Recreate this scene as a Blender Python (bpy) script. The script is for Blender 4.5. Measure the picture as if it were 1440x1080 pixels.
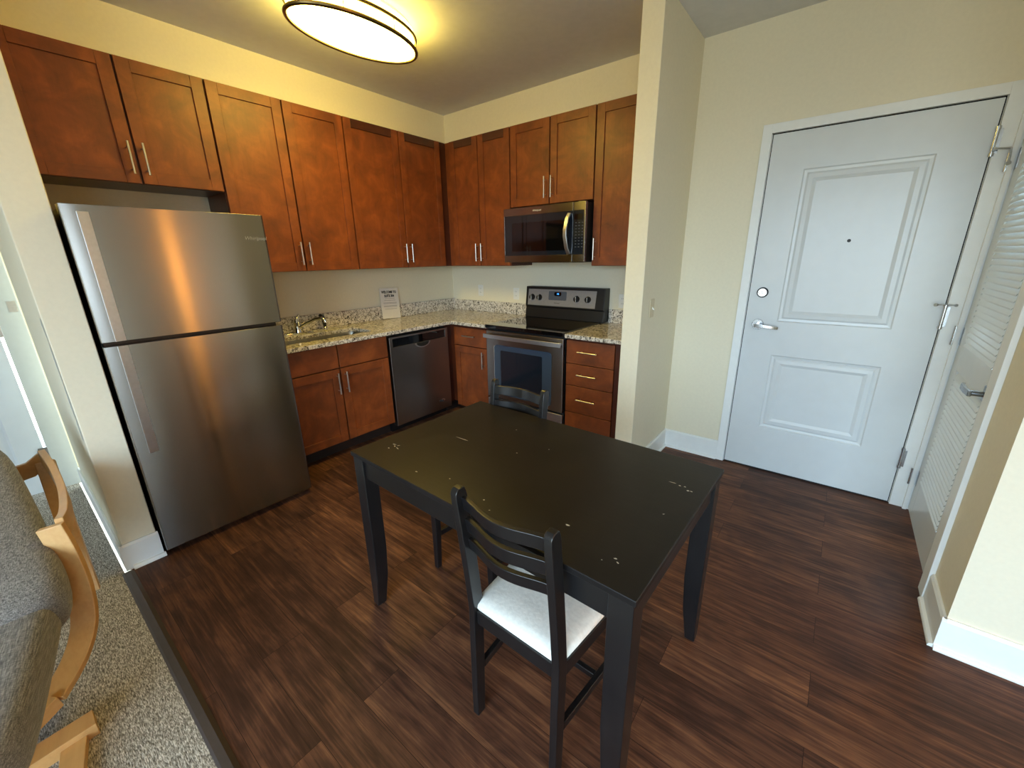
import bpy, bmesh, math, random
from mathutils import Vector, Matrix
random.seed(7)
S = bpy.context.scene
COL = S.collection
for o in list(bpy.data.objects):
    bpy.data.objects.remove(o)
R = math.radians

# ------------------------------------------------------------------ camera
CAM_POS = Vector((3.506, -3.369, 1.474))
YAW, PITCH, ROLL = R(-38.373), R(-17.231), R(-0.938)
FOCAL_PX = 575.0                                   # for a 1440 x 1080 frame
fw = Vector((math.sin(YAW)*math.cos(PITCH), math.cos(YAW)*math.cos(PITCH), math.sin(PITCH)))
rt = fw.cross(Vector((0, 0, 1))).normalized()
up = rt.cross(fw)
rt2 = rt*math.cos(ROLL) + up*math.sin(ROLL)
up2 = -rt*math.sin(ROLL) + up*math.cos(ROLL)
cam = bpy.data.cameras.new('camera')
cam.sensor_fit = 'HORIZONTAL'; cam.sensor_width = 36.0
cam.lens = FOCAL_PX/1440.0*36.0
cam.clip_start = 0.02
camo = bpy.data.objects.new('camera', cam); COL.objects.link(camo)
m = Matrix.Identity(4)
for i, v in enumerate((rt2, up2, -fw)):
    m[0][i], m[1][i], m[2][i] = v
m.translation = CAM_POS
camo.matrix_world = m
S.camera = camo

# ------------------------------------------------------------------ world, daylight, exposure
LAMP_STRENGTH = 34.0
LAMP_COLOR = (1.0, 0.73, 0.13)
SKY_STRENGTH = 16.0
S.view_settings.view_transform = 'Standard'
S.view_settings.look = 'None'
S.view_settings.gamma = 1.0
S.view_settings.exposure = 0.0
S.view_settings.use_curve_mapping = False
w = bpy.data.worlds.new('daylight'); S.world = w
w.use_nodes = True
nt = w.node_tree
bg = nt.nodes['Background']
tc = nt.nodes.new('ShaderNodeTexCoord'); sp = nt.nodes.new('ShaderNodeSeparateXYZ')
mr = nt.nodes.new('ShaderNodeMapRange'); cr = nt.nodes.new('ShaderNodeValToRGB')
nt.links.new(tc.outputs['Generated'], sp.inputs[0])
nt.links.new(sp.outputs['Z'], mr.inputs['Value'])
mr.inputs['From Min'].default_value = -1; mr.inputs['From Max'].default_value = 1
nt.links.new(mr.outputs[0], cr.inputs[0])
e = cr.color_ramp.elements
e[0].position = 0.0; e[0].color = (0.16, 0.18, 0.16, 1)
e[1].position = 1.0; e[1].color = (0.52, 0.76, 1.0, 1)
x_ = e.new(0.47); x_.color = (0.24, 0.25, 0.22, 1)
x_ = e.new(0.53); x_.color = (0.62, 0.82, 1.0, 1)
nt.links.new(cr.outputs[0], bg.inputs[0])
bg.inputs[1].default_value = SKY_STRENGTH

WIN = (2.3, 5.5, 0.15, 2.40)                        # living-room window opening (x0, x1, z0, z1) in the wall at y = -6.4
WIN_Y = -6.0
al = bpy.data.lights.new('window_portal', 'AREA')
al.shape = 'RECTANGLE'; al.size = WIN[1]-WIN[0]; al.size_y = WIN[3]-WIN[2]
al.cycles.is_portal = True
alo = bpy.data.objects.new('window_portal', al); COL.objects.link(alo)
alo.location = ((WIN[0]+WIN[1])/2, WIN_Y, (WIN[2]+WIN[3])/2)
alo.rotation_euler = (R(90), 0, 0)                 # faces +y, into the room
al2 = bpy.data.lights.new('window_portal', 'AREA')
al2.shape = 'RECTANGLE'; al2.size = 1.25; al2.size_y = 1.2
al2.cycles.is_portal = True
alo2 = bpy.data.objects.new('window_portal', al2); COL.objects.link(alo2)
alo2.location = (6.9, -5.2, 1.525); alo2.rotation_euler = (0, R(90), 0)   # faces -x, portal of the added fill window
try:
    S.cycles.use_denoising = True
    S.cycles.max_bounces = 10; S.cycles.diffuse_bounces = 6; S.cycles.glossy_bounces = 5
    S.cycles.caustics_reflective = False; S.cycles.caustics_refractive = False
    S.cycles.sample_clamp_indirect = 6.0
except Exception:
    pass

# ------------------------------------------------------------------ materials
def srgb(r, g, b):
    f = lambda c: (c/255/12.92) if c/255 <= 0.04045 else ((c/255+0.055)/1.055)**2.4
    return (f(r), f(g), f(b), 1)

def base_mat(name):
    mt = bpy.data.materials.new(name); mt.use_nodes = True
    return mt, mt.node_tree, mt.node_tree.nodes['Principled BSDF']

def N(nt, typ, **kw):
    n = nt.nodes.new(typ)
    for k, v in kw.items():
        if k in n.inputs: n.inputs[k].default_value = v
        else: setattr(n, k, v)
    return n

def coords(nt, scale=(1, 1, 1), rnd=True):
    t = N(nt, 'ShaderNodeTexCoord')
    mp = N(nt, 'ShaderNodeMapping')
    mp.inputs['Scale'].default_value = scale
    if rnd:
        oi = N(nt, 'ShaderNodeObjectInfo')
        ml = N(nt, 'ShaderNodeMath', operation='MULTIPLY'); ml.inputs[1].default_value = 37.0
        nt.links.new(oi.outputs['Random'], ml.inputs[0])
        ad = N(nt, 'ShaderNodeVectorMath', operation='ADD')
        nt.links.new(t.outputs['Object'], ad.inputs[0]); nt.links.new(ml.outputs[0], ad.inputs[1])
        nt.links.new(ad.outputs[0], mp.inputs[0])
    else:
        nt.links.new(t.outputs['Object'], mp.inputs[0])
    return mp

def ramp(nt, stops):
    c = N(nt, 'ShaderNodeValToRGB'); el = c.color_ramp.elements
    el[0].position, el[0].color = stops[0]; el[1].position, el[1].color = stops[-1]
    for p, col in stops[1:-1]:
        q = el.new(p); q.color = col
    return c

def plain(name, col, rough=0.5, metal=0.0, noise=0.03, nscale=30, coat=0.0, bump=0.0, spec=0.5):
    mt, nt, b = base_mat(name)
    mp = coords(nt)
    n = N(nt, 'ShaderNodeTexNoise', Scale=nscale, Detail=4.0)
    nt.links.new(mp.outputs[0], n.inputs['Vector'])
    lo = tuple(max(0, c*(1-noise*2)) for c in col[:3])+(1,); hi = tuple(min(1, c*(1+noise*2)) for c in col[:3])+(1,)
    r_ = ramp(nt, [(0.3, lo), (0.7, hi)])
    nt.links.new(n.outputs['Fac'], r_.inputs[0]); nt.links.new(r_.outputs[0], b.inputs['Base Color'])
    b.inputs['Roughness'].default_value = rough; b.inputs['Metallic'].default_value = metal
    b.inputs['Coat Weight'].default_value = coat
    b.inputs['Specular IOR Level'].default_value = spec
    if bump:
        bp = N(nt, 'ShaderNodeBump', Strength=bump, Distance=0.002)
        nt.links.new(n.outputs['Fac'], bp.inputs['Height']); nt.links.new(bp.outputs[0], b.inputs['Normal'])
    return mt

def wood(name, dark, mid, light, axis='z', rough=0.38, blotch=5.0, grain=26.0, coat=0.15, gmix=0.3):
    mt, nt, b = base_mat(name)
    mp = coords(nt)
    n1 = N(nt, 'ShaderNodeTexNoise', Scale=blotch, Detail=5.0, Roughness=0.62, Distortion=0.6)
    nt.links.new(mp.outputs[0], n1.inputs['Vector'])
    sc = {'x': (1.2, grain, grain), 'y': (grain, 1.2, grain), 'z': (grain, grain, 1.2)}[axis]
    mp2 = coords(nt, sc)
    n2 = N(nt, 'ShaderNodeTexNoise', Scale=3.0, Detail=6.0, Roughness=0.6, Distortion=0.4)
    nt.links.new(mp2.outputs[0], n2.inputs['Vector'])
    mx = N(nt, 'ShaderNodeMix', data_type='FLOAT'); mx.inputs[0].default_value = gmix
    nt.links.new(n1.outputs['Fac'], mx.inputs[2]); nt.links.new(n2.outputs['Fac'], mx.inputs[3])
    r_ = ramp(nt, [(0.27, dark), (0.50, mid), (0.73, light)])
    nt.links.new(mx.outputs[0], r_.inputs[0])
    nt.links.new(r_.outputs[0], b.inputs['Base Color'])
    b.inputs['Roughness'].default_value = rough
    b.inputs['Coat Weight'].default_value = coat; b.inputs['Coat Roughness'].default_value = 0.25
    bp = N(nt, 'ShaderNodeBump', Strength=0.06, Distance=0.002)
    nt.links.new(n2.outputs['Fac'], bp.inputs['Height']); nt.links.new(bp.outputs[0], b.inputs['Normal'])
    return mt

def steel(name, col, rough=0.28, aniso=0.75, brush='h'):
    mt, nt, b = base_mat(name)
    sc = (2, 2, 420) if brush == 'h' else (420, 420, 2)
    mp = coords(nt, sc)
    n = N(nt, 'ShaderNodeTexNoise', Scale=1.0, Detail=3.0)
    nt.links.new(mp.outputs[0], n.inputs['Vector'])
    r_ = ramp(nt, [(0.3, tuple(c*0.965 for c in col[:3])+(1,)), (0.7, col)])
    nt.links.new(n.outputs['Fac'], r_.inputs[0]); nt.links.new(r_.outputs[0], b.inputs['Base Color'])
    b.inputs['Metallic'].default_value = 1.0
    b.inputs['Roughness'].default_value = rough
    b.inputs['Anisotropic'].default_value = aniso
    tg = N(nt, 'ShaderNodeTangent', direction_type='RADIAL', axis='Z')
    nt.links.new(tg.outputs[0], b.inputs['Tangent'])
    if brush == 'h': b.inputs['Anisotropic Rotation'].default_value = 0.25
    return mt

def emit(name, col, strength):
    mt, nt, b = base_mat(name)
    b.inputs['Base Color'].default_value = col
    b.inputs['Emission Color'].default_value = col
    b.inputs['Emission Strength'].default_value = strength
    return mt

M = {}
M['wall'] = plain('cream_wall_paint', srgb(228, 220, 196), 0.75, noise=0.01, nscale=60, bump=0.05)
M['ceiling'] = plain('flat_ceiling_paint', srgb(208, 207, 206), 0.9, noise=0.015, nscale=20, bump=0.03)
M['white'] = plain('white_trim_paint', srgb(232, 234, 232), 0.38, noise=0.008, nscale=20)
M['doorwhite'] = plain('white_door_paint', srgb(210, 214, 215), 0.30, noise=0.008, nscale=14)
M['rubbed'] = plain('chipped_grey_plaster', srgb(186, 186, 180), 0.8, noise=0.10, nscale=60)
cab = (srgb(90, 44, 19), srgb(120, 60, 26), srgb(148, 79, 36))
M['cab_v'] = wood('stained_maple_upright', *cab, axis='z', rough=0.45, blotch=6.5, coat=0.05, gmix=0.16)
M['cab_h'] = wood('stained_maple_crossways', *cab, axis='x', rough=0.45, blotch=6.5, coat=0.05, gmix=0.16)
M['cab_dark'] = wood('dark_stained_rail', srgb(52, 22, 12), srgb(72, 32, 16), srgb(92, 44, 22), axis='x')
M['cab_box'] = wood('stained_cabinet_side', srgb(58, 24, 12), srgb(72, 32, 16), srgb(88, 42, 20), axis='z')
M['toekick'] = plain('dark_toe_kick', srgb(30, 18, 14), 0.6)
M['nickel'] = plain('brushed_nickel', srgb(205, 200, 190), 0.28, 1.0, noise=0.03, nscale=80)
M['chrome'] = plain('polished_chrome', srgb(225, 225, 225), 0.08, 1.0, noise=0.0)
M['satin'] = plain('satin_chrome', srgb(200, 202, 204), 0.2, 1.0, noise=0.02)
M['steel'] = steel('brushed_stainless', srgb(148, 144, 140), 0.22, 0.9)
M['steel_strip'] = plain('bright_stainless_strip', srgb(212, 215, 220), 0.33, 1.0, noise=0.02, nscale=60)
M['steel_panel'] = plain('satin_steel_panel', srgb(150, 148, 150), 0.42, 0.45, noise=0.02, nscale=60)
M['hall_trim'] = plain('grey_white_hall_trim', srgb(186, 188, 182), 0.5, noise=0.01)
M['steel_dark'] = steel('dark_stainless', srgb(150, 143, 138), 0.32, 0.6)
M['steel_plain'] = plain('satin_sink_steel', srgb(170, 168, 160), 0.3, 1.0, noise=0.03)
M['lever_nickel'] = plain('dark_nickel', srgb(140, 142, 144), 0.25, 1.0)
M['black'] = plain('black_plastic', srgb(16, 16, 18), 0.4, noise=0.02)
M['blackgloss'] = plain('black_glass', srgb(8, 8, 10), 0.05, noise=0.0, coat=0.5)
M['ovenglass'] = plain('smoked_oven_glass', srgb(26, 32, 42), 0.10, noise=0.02, coat=0.3)
M['ovenglass_rim'] = plain('printed_glass_border', srgb(58, 70, 86), 0.12, noise=0.04, nscale=300)
M['greyplate'] = plain('grey_display_plate', srgb(78, 82, 92), 0.35)
M['fridgeside'] = plain('textured_dark_grey_side', srgb(22, 22, 24), 0.55)
M['tablewood'] = wood('black_brown_table_stain', srgb(18, 16, 16), srgb(25, 22, 22), srgb(35, 31, 30), axis='x', rough=0.40, blotch=3, grain=30, coat=0.0)
M['tablewood'].node_tree.nodes['Principled BSDF'].inputs['Specular IOR Level'].default_value = 0.3
M['chairwood'] = wood('black_brown_chair_stain', srgb(16, 15, 16), srgb(22, 21, 22), srgb(30, 28, 28), axis='z', rough=0.30, blotch=4, grain=30, coat=0.2)
M['scratch'] = plain('pale_scratch', srgb(205, 200, 190), 0.7)
M['seat'] = plain('cream_seat_fabric', srgb(244, 240, 230), 0.9, noise=0.03, nscale=90, bump=0.3)
M['birch'] = wood('birch_veneer', srgb(176, 130, 76), srgb(200, 154, 96), srgb(214, 172, 114), axis='x', rough=0.42, blotch=3, grain=20)
M['paper'] = plain('white_paper', srgb(226, 220, 212), 0.8, noise=0.01)
M['ink'] = plain('black_ink', srgb(20, 18, 18), 0.8)
M['greyink'] = plain('grey_ink', srgb(150, 145, 138), 0.8)
M['plate'] = plain('white_cover_plate', srgb(232, 230, 222), 0.35, noise=0.01)
M['almond'] = plain('painted_cover_plate', srgb(206, 192, 160), 0.4, noise=0.01)
M['strip'] = plain('dark_vinyl_strip', srgb(62, 52, 48), 0.5)
M['bronze'] = plain('aged_nickel_ring', srgb(120, 104, 72), 0.3, 1.0)
M['lampglow'] = emit('lit_white_diffuser', LAMP_COLOR+(1,), LAMP_STRENGTH)
M['led'] = emit('blue_clock_digits', (0.05, 0.35, 1.0, 1), 2.5)
M['slot'] = plain('dark_gap', srgb(10, 9, 9), 0.9)

def granite():
    mt, nt, b = base_mat('speckled_granite')
    mp = coords(nt, rnd=False)
    v = N(nt, 'ShaderNodeTexVoronoi', Scale=75.0); nt.links.new(mp.outputs[0], v.inputs['Vector'])
    n = N(nt, 'ShaderNodeTexNoise', Scale=50.0, Detail=4.0, Roughness=0.7, Distortion=1.2); nt.links.new(mp.outputs[0], n.inputs['Vector'])
    n2 = N(nt, 'ShaderNodeTexNoise', Scale=14.0, Detail=2.0); nt.links.new(mp.outputs[0], n2.inputs['Vector'])
    r1 = ramp(nt, [(0.34, srgb(36, 34, 34)), (0.42, srgb(140, 132, 122)), (0.48, srgb(222, 216, 206)), (0.66, srgb(240, 236, 230))])
    r1.color_ramp.interpolation = 'LINEAR'
    nt.links.new(n.outputs['Fac'], r1.inputs[0])
    sv = N(nt, 'ShaderNodeSeparateColor'); nt.links.new(v.outputs['Color'], sv.inputs[0])
    r2 = ramp(nt, [(0.0, srgb(96, 90, 86)), (0.2, srgb(180, 172, 160)), (0.4, srgb(238, 234, 226)), (0.85, srgb(245, 242, 238))])
    nt.links.new(sv.outputs[0], r2.inputs[0])
    mx = N(nt, 'ShaderNodeMix', data_type='RGBA', blend_type='MULTIPLY'); mx.inputs[0].default_value = 0.75
    nt.links.new(r1.outputs[0], mx.inputs[6]); nt.links.new(r2.outputs[0], mx.inputs[7])
    nt.links.new(mx.outputs[2], b.inputs['Base Color'])
    b.inputs['Roughness'].default_value = 0.12
    return mt
M['granite'] = granite()

def floor_mat():
    mt, nt, b = base_mat('dark_plank_vinyl')
    t = N(nt, 'ShaderNodeTexCoord')
    br = N(nt, 'ShaderNodeTexBrick', offset=0.37, squash=1.0)
    br.inputs['Scale'].default_value = 1.0; br.inputs['Brick Width'].default_value = 1.22
    br.inputs['Row Height'].default_value = 0.152; br.inputs['Mortar Size'].default_value = 0.0008
    br.inputs['Mortar Smooth'].default_value = 0.2
    br.inputs['Color1'].default_value = (0, 0, 0, 1); br.inputs['Color2'].default_value = (1, 1, 1, 1)
    br.inputs['Mortar'].default_value = (0.5, 0.5, 0.5, 1)
    nt.links.new(t.outputs['Object'], br.inputs['Vector'])
    sp = N(nt, 'ShaderNodeSeparateColor'); nt.links.new(br.outputs['Color'], sp.inputs[0])
    ml = N(nt, 'ShaderNodeMath', operation='MULTIPLY'); ml.inputs[1].default_value = 23.0
    nt.links.new(sp.outputs[0], ml.inputs[0])
    def nz(scale, s, d, dist, rough=0.6):
        mp = N(nt, 'ShaderNodeMapping'); mp.inputs['Scale'].default_value = s
        nt.links.new(t.outputs['Object'], mp.inputs[0])
        n = N(nt, 'ShaderNodeTexNoise', noise_dimensions='4D', Scale=scale, Detail=d, Distortion=dist, Roughness=rough)
        nt.links.new(mp.outputs[0], n.inputs['Vector']); nt.links.new(ml.outputs[0], n.inputs['W'])
        return n
    g1 = nz(3.0, (0.8, 9, 1), 6.0, 1.2)
    g2 = nz(2.0, (2.2, 70, 1), 4.0, 0.4)
    g3 = nz(3.5, (1, 1.6, 1), 3.0, 0.6)
    mx = N(nt, 'ShaderNodeMix', data_type='FLOAT'); mx.inputs[0].default_value = 0.42
    nt.links.new(g1.outputs['Fac'], mx.inputs[2]); nt.links.new(g2.outputs['Fac'], mx.inputs[3])
    mx2 = N(nt, 'ShaderNodeMix', data_type='FLOAT'); mx2.inputs[0].default_value = 0.3
    nt.links.new(mx.outputs[0], mx2.inputs[2]); nt.links.new(g3.outputs['Fac'], mx2.inputs[3])
    mx3 = N(nt, 'ShaderNodeMix', data_type='FLOAT'); mx3.inputs[0].default_value = 0.07
    nt.links.new(mx2.outputs[0], mx3.inputs[2]); nt.links.new(sp.outputs[0], mx3.inputs[3])
    r_ = ramp(nt, [(0.34, srgb(40, 26, 20)), (0.46, srgb(70, 45, 34)), (0.54, srgb(98, 64, 46)), (0.68, srgb(152, 104, 70))])
    nt.links.new(mx3.outputs[0], r_.inputs[0])
    dk = N(nt, 'ShaderNodeMix', data_type='RGBA'); dk.inputs[7].default_value = srgb(26, 17, 14)
    nt.links.new(br.outputs['Fac'], dk.inputs[0]); nt.links.new(r_.outputs[0], dk.inputs[6])
    nt.links.new(dk.outputs[2], b.inputs['Base Color'])
    b.inputs['Roughness'].default_value = 0.42
    b.inputs['Specular IOR Level'].default_value = 0.14
    bp = N(nt, 'ShaderNodeBump', Strength=0.08, Distance=0.002)
    nt.links.new(g2.outputs['Fac'], bp.inputs['Height']); nt.links.new(bp.outputs[0], b.inputs['Normal'])
    return mt
M['floor'] = floor_mat()

def carpet_mat():
    mt, nt, b = base_mat('flecked_loop_carpet')
    mp = coords(nt, (1, 1, 1), rnd=False)
    mp.inputs['Rotation'].default_value = (0, 0, R(28)); mp.inputs['Scale'].default_value = (60, 250, 60)
    n = N(nt, 'ShaderNodeTexNoise', Scale=1.3, Detail=3.0, Roughness=0.7); nt.links.new(mp.outputs[0], n.inputs['Vector'])
    r_ = ramp(nt, [(0.34, srgb(84, 77, 68)), (0.5, srgb(156, 147, 133)), (0.66, srgb(224, 215, 200))])
    nt.links.new(n.outputs['Fac'], r_.inputs[0]); nt.links.new(r_.outputs[0], b.inputs['Base Color'])
    b.inputs['Roughness'].default_value = 0.95; b.inputs['Specular IOR Level'].default_value = 0.1
    bp = N(nt, 'ShaderNodeBump', Strength=0.7, Distance=0.006)
    nt.links.new(n.outputs['Fac'], bp.inputs['Height']); nt.links.new(bp.outputs[0], b.inputs['Normal'])
    return mt
M['carpet'] = carpet_mat()

def fabric_mat(name, a_, b_, c_):
    mt, nt, b = base_mat(name)
    mp = coords(nt, (16, 240, 240), rnd=False)
    n = N(nt, 'ShaderNodeTexNoise', Scale=1.5, Detail=3.0); nt.links.new(mp.outputs[0], n.inputs['Vector'])
    mp2 = coords(nt, (260, 30, 260), rnd=False)
    n2 = N(nt, 'ShaderNodeTexNoise', Scale=1.5, Detail=2.0); nt.links.new(mp2.outputs[0], n2.inputs['Vector'])
    mx = N(nt, 'ShaderNodeMix', data_type='FLOAT'); mx.inputs[0].default_value = 0.4
    nt.links.new(n.outputs['Fac'], mx.inputs[2]); nt.links.new(n2.outputs['Fac'], mx.inputs[3])
    r_ = ramp(nt, [(0.36, a_), (0.5, b_), (0.64, c_)])
    nt.links.new(mx.outputs[0], r_.inputs[0]); nt.links.new(r_.outputs[0], b.inputs['Base Color'])
    b.inputs['Roughness'].default_value = 0.9; b.inputs['Sheen Weight'].default_value = 0.2
    bp = N(nt, 'ShaderNodeBump', Strength=0.4, Distance=0.003)
    nt.links.new(mx.outputs[0], bp.inputs['Height']); nt.links.new(bp.outputs[0], b.inputs['Normal'])
    return mt
M['fabric'] = fabric_mat('grey_woven_upholstery', srgb(70, 68, 66), srgb(112, 109, 105), srgb(150, 147, 142))

# ------------------------------------------------------------------ mesh helpers
class MB:
    def __init__(self): self.v = []; self.f = []; self.m = []
    def add(self, vs, fs, mi=0):
        o = len(self.v); self.v += [Vector(p) for p in vs]
        for f in fs: self.f.append(tuple(i+o for i in f)); self.m.append(mi)
        return self
    def box(self, x0, x1, y0, y1, z0, z1, mi=0):
        return self.add([(x0, y0, z0), (x1, y0, z0), (x1, y1, z0), (x0, y1, z0), (x0, y0, z1), (x1, y0, z1), (x1, y1, z1), (x0, y1, z1)],
                        [(3, 2, 1, 0), (4, 5, 6, 7), (0, 1, 5, 4), (1, 2, 6, 5), (2, 3, 7, 6), (3, 0, 4, 7)], mi)
    def hexa(self, lo, hi, mi=0):
        """lo, hi: four points each (counter-clockwise seen from above)"""
        return self.add(list(lo)+list(hi), [(3, 2, 1, 0), (4, 5, 6, 7), (0, 1, 5, 4), (1, 2, 6, 5), (2, 3, 7, 6), (3, 0, 4, 7)], mi)
    def loft(self, rings, mi=0, closed=False, cap=True):
        n = len(rings[0]); o = len(self.v)
        for r_ in rings: self.v += [Vector(p) for p in r_]
        k = len(rings)
        for a in range(k if closed else k-1):
            b = (a+1) % k
            for i in range(n):
                j = (i+1) % n
                self.f.append((o+a*n+i, o+a*n+j, o+b*n+j, o+b*n+i)); self.m.append(mi)
        if cap and not closed:
            self.f.append(tuple(o+i for i in reversed(range(n)))); self.m.append(mi)
            self.f.append(tuple(o+(k-1)*n+i for i in range(n))); self.m.append(mi)
        return self
    def tube(self, path, r, seg=12, mi=0, closed=False):
        path = [Vector(p) for p in path]; rings = []; n = len(path)
        prev = None
        for i, p in enumerate(path):
            if closed: t = (path[(i+1) % n]-path[i-1]).normalized()
            else: t = (path[min(i+1, n-1)]-path[max(i-1, 0)]).normalized()
            if prev is None:
                a = t.orthogonal().normalized() if abs(t.z) > 0.9 else t.cross(Vector((0, 0, 1))).normalized()
            else:
                a = (prev-t*prev.dot(t)).normalized()
            prev = a; b = t.cross(a)
            rr = r[i] if isinstance(r, (list, tuple)) else r
            rings.append([p+(a*math.cos(2*math.pi*k/seg)+b*math.sin(2*math.pi*k/seg))*rr for k in range(seg)])
        return self.loft(rings, mi, closed)
    def cyl(self, p0, p1, r, seg=20, mi=0, r1=None):
        return self.tube([p0, p1], [r, r if r1 is None else r1], seg, mi)
    def band(self, path, wdir, width, thick, mi=0):
        """flat strip swept along path: width along wdir, thickness across"""
        path = [Vector(p) for p in path]; rings = []; n = len(path)
        for i, p in enumerate(path):
            t = (path[min(i+1, n-1)]-path[max(i-1, 0)]).normalized()
            wv = Vector(wdir(i) if callable(wdir) else wdir); wv = (wv-t*wv.dot(t)).normalized()
            nv = t.cross(wv).normalized()
            wd = width[i] if isinstance(width, (list, tuple)) else width
            a, b = wv*wd/2, nv*thick/2
            rings.append([p-a-b, p+a-b, p+a+b, p-a+b])
        return self.loft(rings, mi)
    def prism(self, pts, z0, z1, mi=0):
        n = len(pts)
        return self.loft([[(p[0], p[1], z0) for p in pts], [(p[0], p[1], z1) for p in pts]], mi)
    def build(self, name, mats, parent=None, loc=(0, 0, 0), rotz=0, bevel=0.0, seg=2, smooth=35, subsurf=0):
        bm = bmesh.new()
        vs = [bm.verts.new(p) for p in self.v]
        for f, mi in zip(self.f, self.m):
            try: fc = bm.faces.new([vs[i] for i in f]); fc.material_index = mi
            except ValueError: pass
        bmesh.ops.recalc_face_normals(bm, faces=bm.faces)
        me = bpy.data.meshes.new(name); bm.to_mesh(me); bm.free()
        for mt in (mats if isinstance(mats, (list, tuple)) else [mats]): me.materials.append(mt)
        return link_mesh(name, me, parent, loc, rotz, bevel, seg, smooth, subsurf)

def link_mesh(name, me, parent=None, loc=(0, 0, 0), rotz=0, bevel=0, seg=2, smooth=35, subsurf=0):
    if smooth:
        me.polygons.foreach_set('use_smooth', [True]*len(me.polygons))
        me.set_sharp_from_angle(angle=R(smooth))
    o = bpy.data.objects.new(name, me); COL.objects.link(o)
    o.location = loc; o.rotation_euler = (0, 0, rotz)
    if parent: o.parent = parent
    if bevel:
        b = o.modifiers.new('edge', 'BEVEL'); b.width = bevel; b.segments = seg; b.limit_method = 'ANGLE'; b.angle_limit = R(40)
        b.harden_normals = True
    if subsurf:
        s = o.modifiers.new('soft', 'SUBSURF'); s.levels = subsurf; s.render_levels = subsurf
    return o

def tag(o, label, cat, group=None):
    o['label'] = label; o['category'] = cat
    if group: o['group'] = group
    return o
def thing(name, label, cat, loc=(0, 0, 0), rotz=0, group=None):
    o = bpy.data.objects.new(name, None); COL.objects.link(o)
    o.location = loc; o.rotation_euler = (0, 0, rotz); o.empty_display_size = 0.1
    return tag(o, label, cat, group)
def struct(o, label=None):
    o['kind'] = 'structure'
    if label: o['label'] = label
    return o
def sbox(name, mat, *b, bevel=0.0, label=None):
    return struct(MB().box(*b).build(name, M[mat], bevel=bevel, smooth=0 if not bevel else 35), label)

def text_mesh(txt, size, extrude=0.0003, shear=0.0, bold=0.0, align='CENTER'):
    c = bpy.data.curves.new('lettering', 'FONT'); c.body = txt; c.size = size; c.extrude = extrude; c.shear = shear; c.offset = bold
    c.align_x = align; c.align_y = 'CENTER'; c.resolution_u = 3
    o = bpy.data.objects.new('lettering', c); COL.objects.link(o)
    bpy.context.view_layer.update()
    dg = bpy.context.evaluated_depsgraph_get()
    me = bpy.data.meshes.new_from_object(o.evaluated_get(dg))
    bpy.data.objects.remove(o); bpy.data.curves.remove(c)
    return me
def text(name, txt, size, mat, parent, pos, right=(1, 0, 0), upv=(0, 0, 1), tall=1.0, **kw):
    """lettering in parent-local space, reading along `right`, tops along `upv`"""
    me = text_mesh(txt, size, **kw)
    r_ = Vector(right).normalized(); u_ = Vector(upv).normalized(); n_ = r_.cross(u_)
    mm = Matrix.Identity(4)
    for i, v in enumerate((r_, u_, n_)): mm[0][i], mm[1][i], mm[2][i] = v
    mm.translation = Vector(pos)
    me.transform(Matrix.Diagonal((1, tall, 1, 1))); me.transform(mm); me.materials.clear(); me.materials.append(mat)
    return link_mesh(name, me, parent, smooth=0)

def embossed(mb, x0, x1, z0, z1, y, thick, panels, prof, mi=0):
    """slab in the x-z plane, front at y facing -y, with stacked panels of one x-range;
    prof = [(inset, depth)...] depth > 0 sinks into the slab"""
    px0, px1 = panels[0][0], panels[0][1]
    zs = [z0]
    for p in panels: zs += [p[2], p[3]]
    zs.append(z1)
    q = lambda a, b, c, d: mb.add([(a, y, c), (b, y, c), (b, y, d), (a, y, d)], [(0, 1, 2, 3)], mi)
    q(x0, px0, z0, z1); q(px1, x1, z0, z1)
    for i in range(0, len(zs), 2): q(px0, px1, zs[i], zs[i+1])
    for p in panels:
        prev = None
        for ins, dep in [(0, 0)]+list(prof):
            ring = [(p[0]+ins, y+dep, p[2]+ins), (p[1]-ins, y+dep, p[2]+ins), (p[1]-ins, y+dep, p[3]-ins), (p[0]+ins, y+dep, p[3]-ins)]
            if prev:
                for k in range(4):
                    l = (k+1) % 4
                    mb.add([prev[k], prev[l], ring[l], ring[k]], [(0, 1, 2, 3)], mi)
            prev = ring
        mb.add(prev, [(0, 1, 2, 3)], mi)
    yb = y+thick
    mb.add([(x0, y, z0), (x1, y, z0), (x1, y, z1), (x0, y, z1), (x0, yb, z0), (x1, yb, z0), (x1, yb, z1), (x0, yb, z1)],
           [(0, 1, 5, 4), (1, 2, 6, 5), (2, 3, 7, 6), (3, 0, 4, 7), (4, 5, 6, 7)], mi)
    return mb

# ------------------------------------------------------------------ room shell
H = 2.742
YE = -0.235                    # entry wall plane
XC = 4.037                     # closet wall plane
YR = -1.405                    # wall facing the living room beside the closet
YP0, YP1 = -3.239, -3.105      # partition beside the fridge
XP = 0.92
struct(MB().box(-0.7, 7.0, -3.235, 0.3, -0.06, 0.0).build('floor', M['floor'], smooth=0), 'dark wood plank floor')
struct(MB().box(-2.2, 7.0, -6.7, -3.262, -0.06, 0.004).build('floor_carpet', M['carpet'], smooth=0), 'flecked grey loop carpet')
sp_ = MB()
sp_.loft([[(x, -3.275, 0.003), (x, -3.266, 0.010), (x, -3.243, 0.011), (x, -3.228, 0.001), (x, -3.228, -0.02), (x, -3.275, -0.02)] for x in (0.955, 7.0)])
struct(sp_.build('trim_1', M['strip']), 'dark transition strip between carpet and planks')
struct(MB().box(-2.2, 7.0, -6.7, 0.3, H, H+0.08).build('ceiling', M['ceiling'], smooth=0), 'ceiling')
sbox('wall_left', 'wall', -0.12, 0.0, -3.11, 0.12, 0, H)
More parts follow.
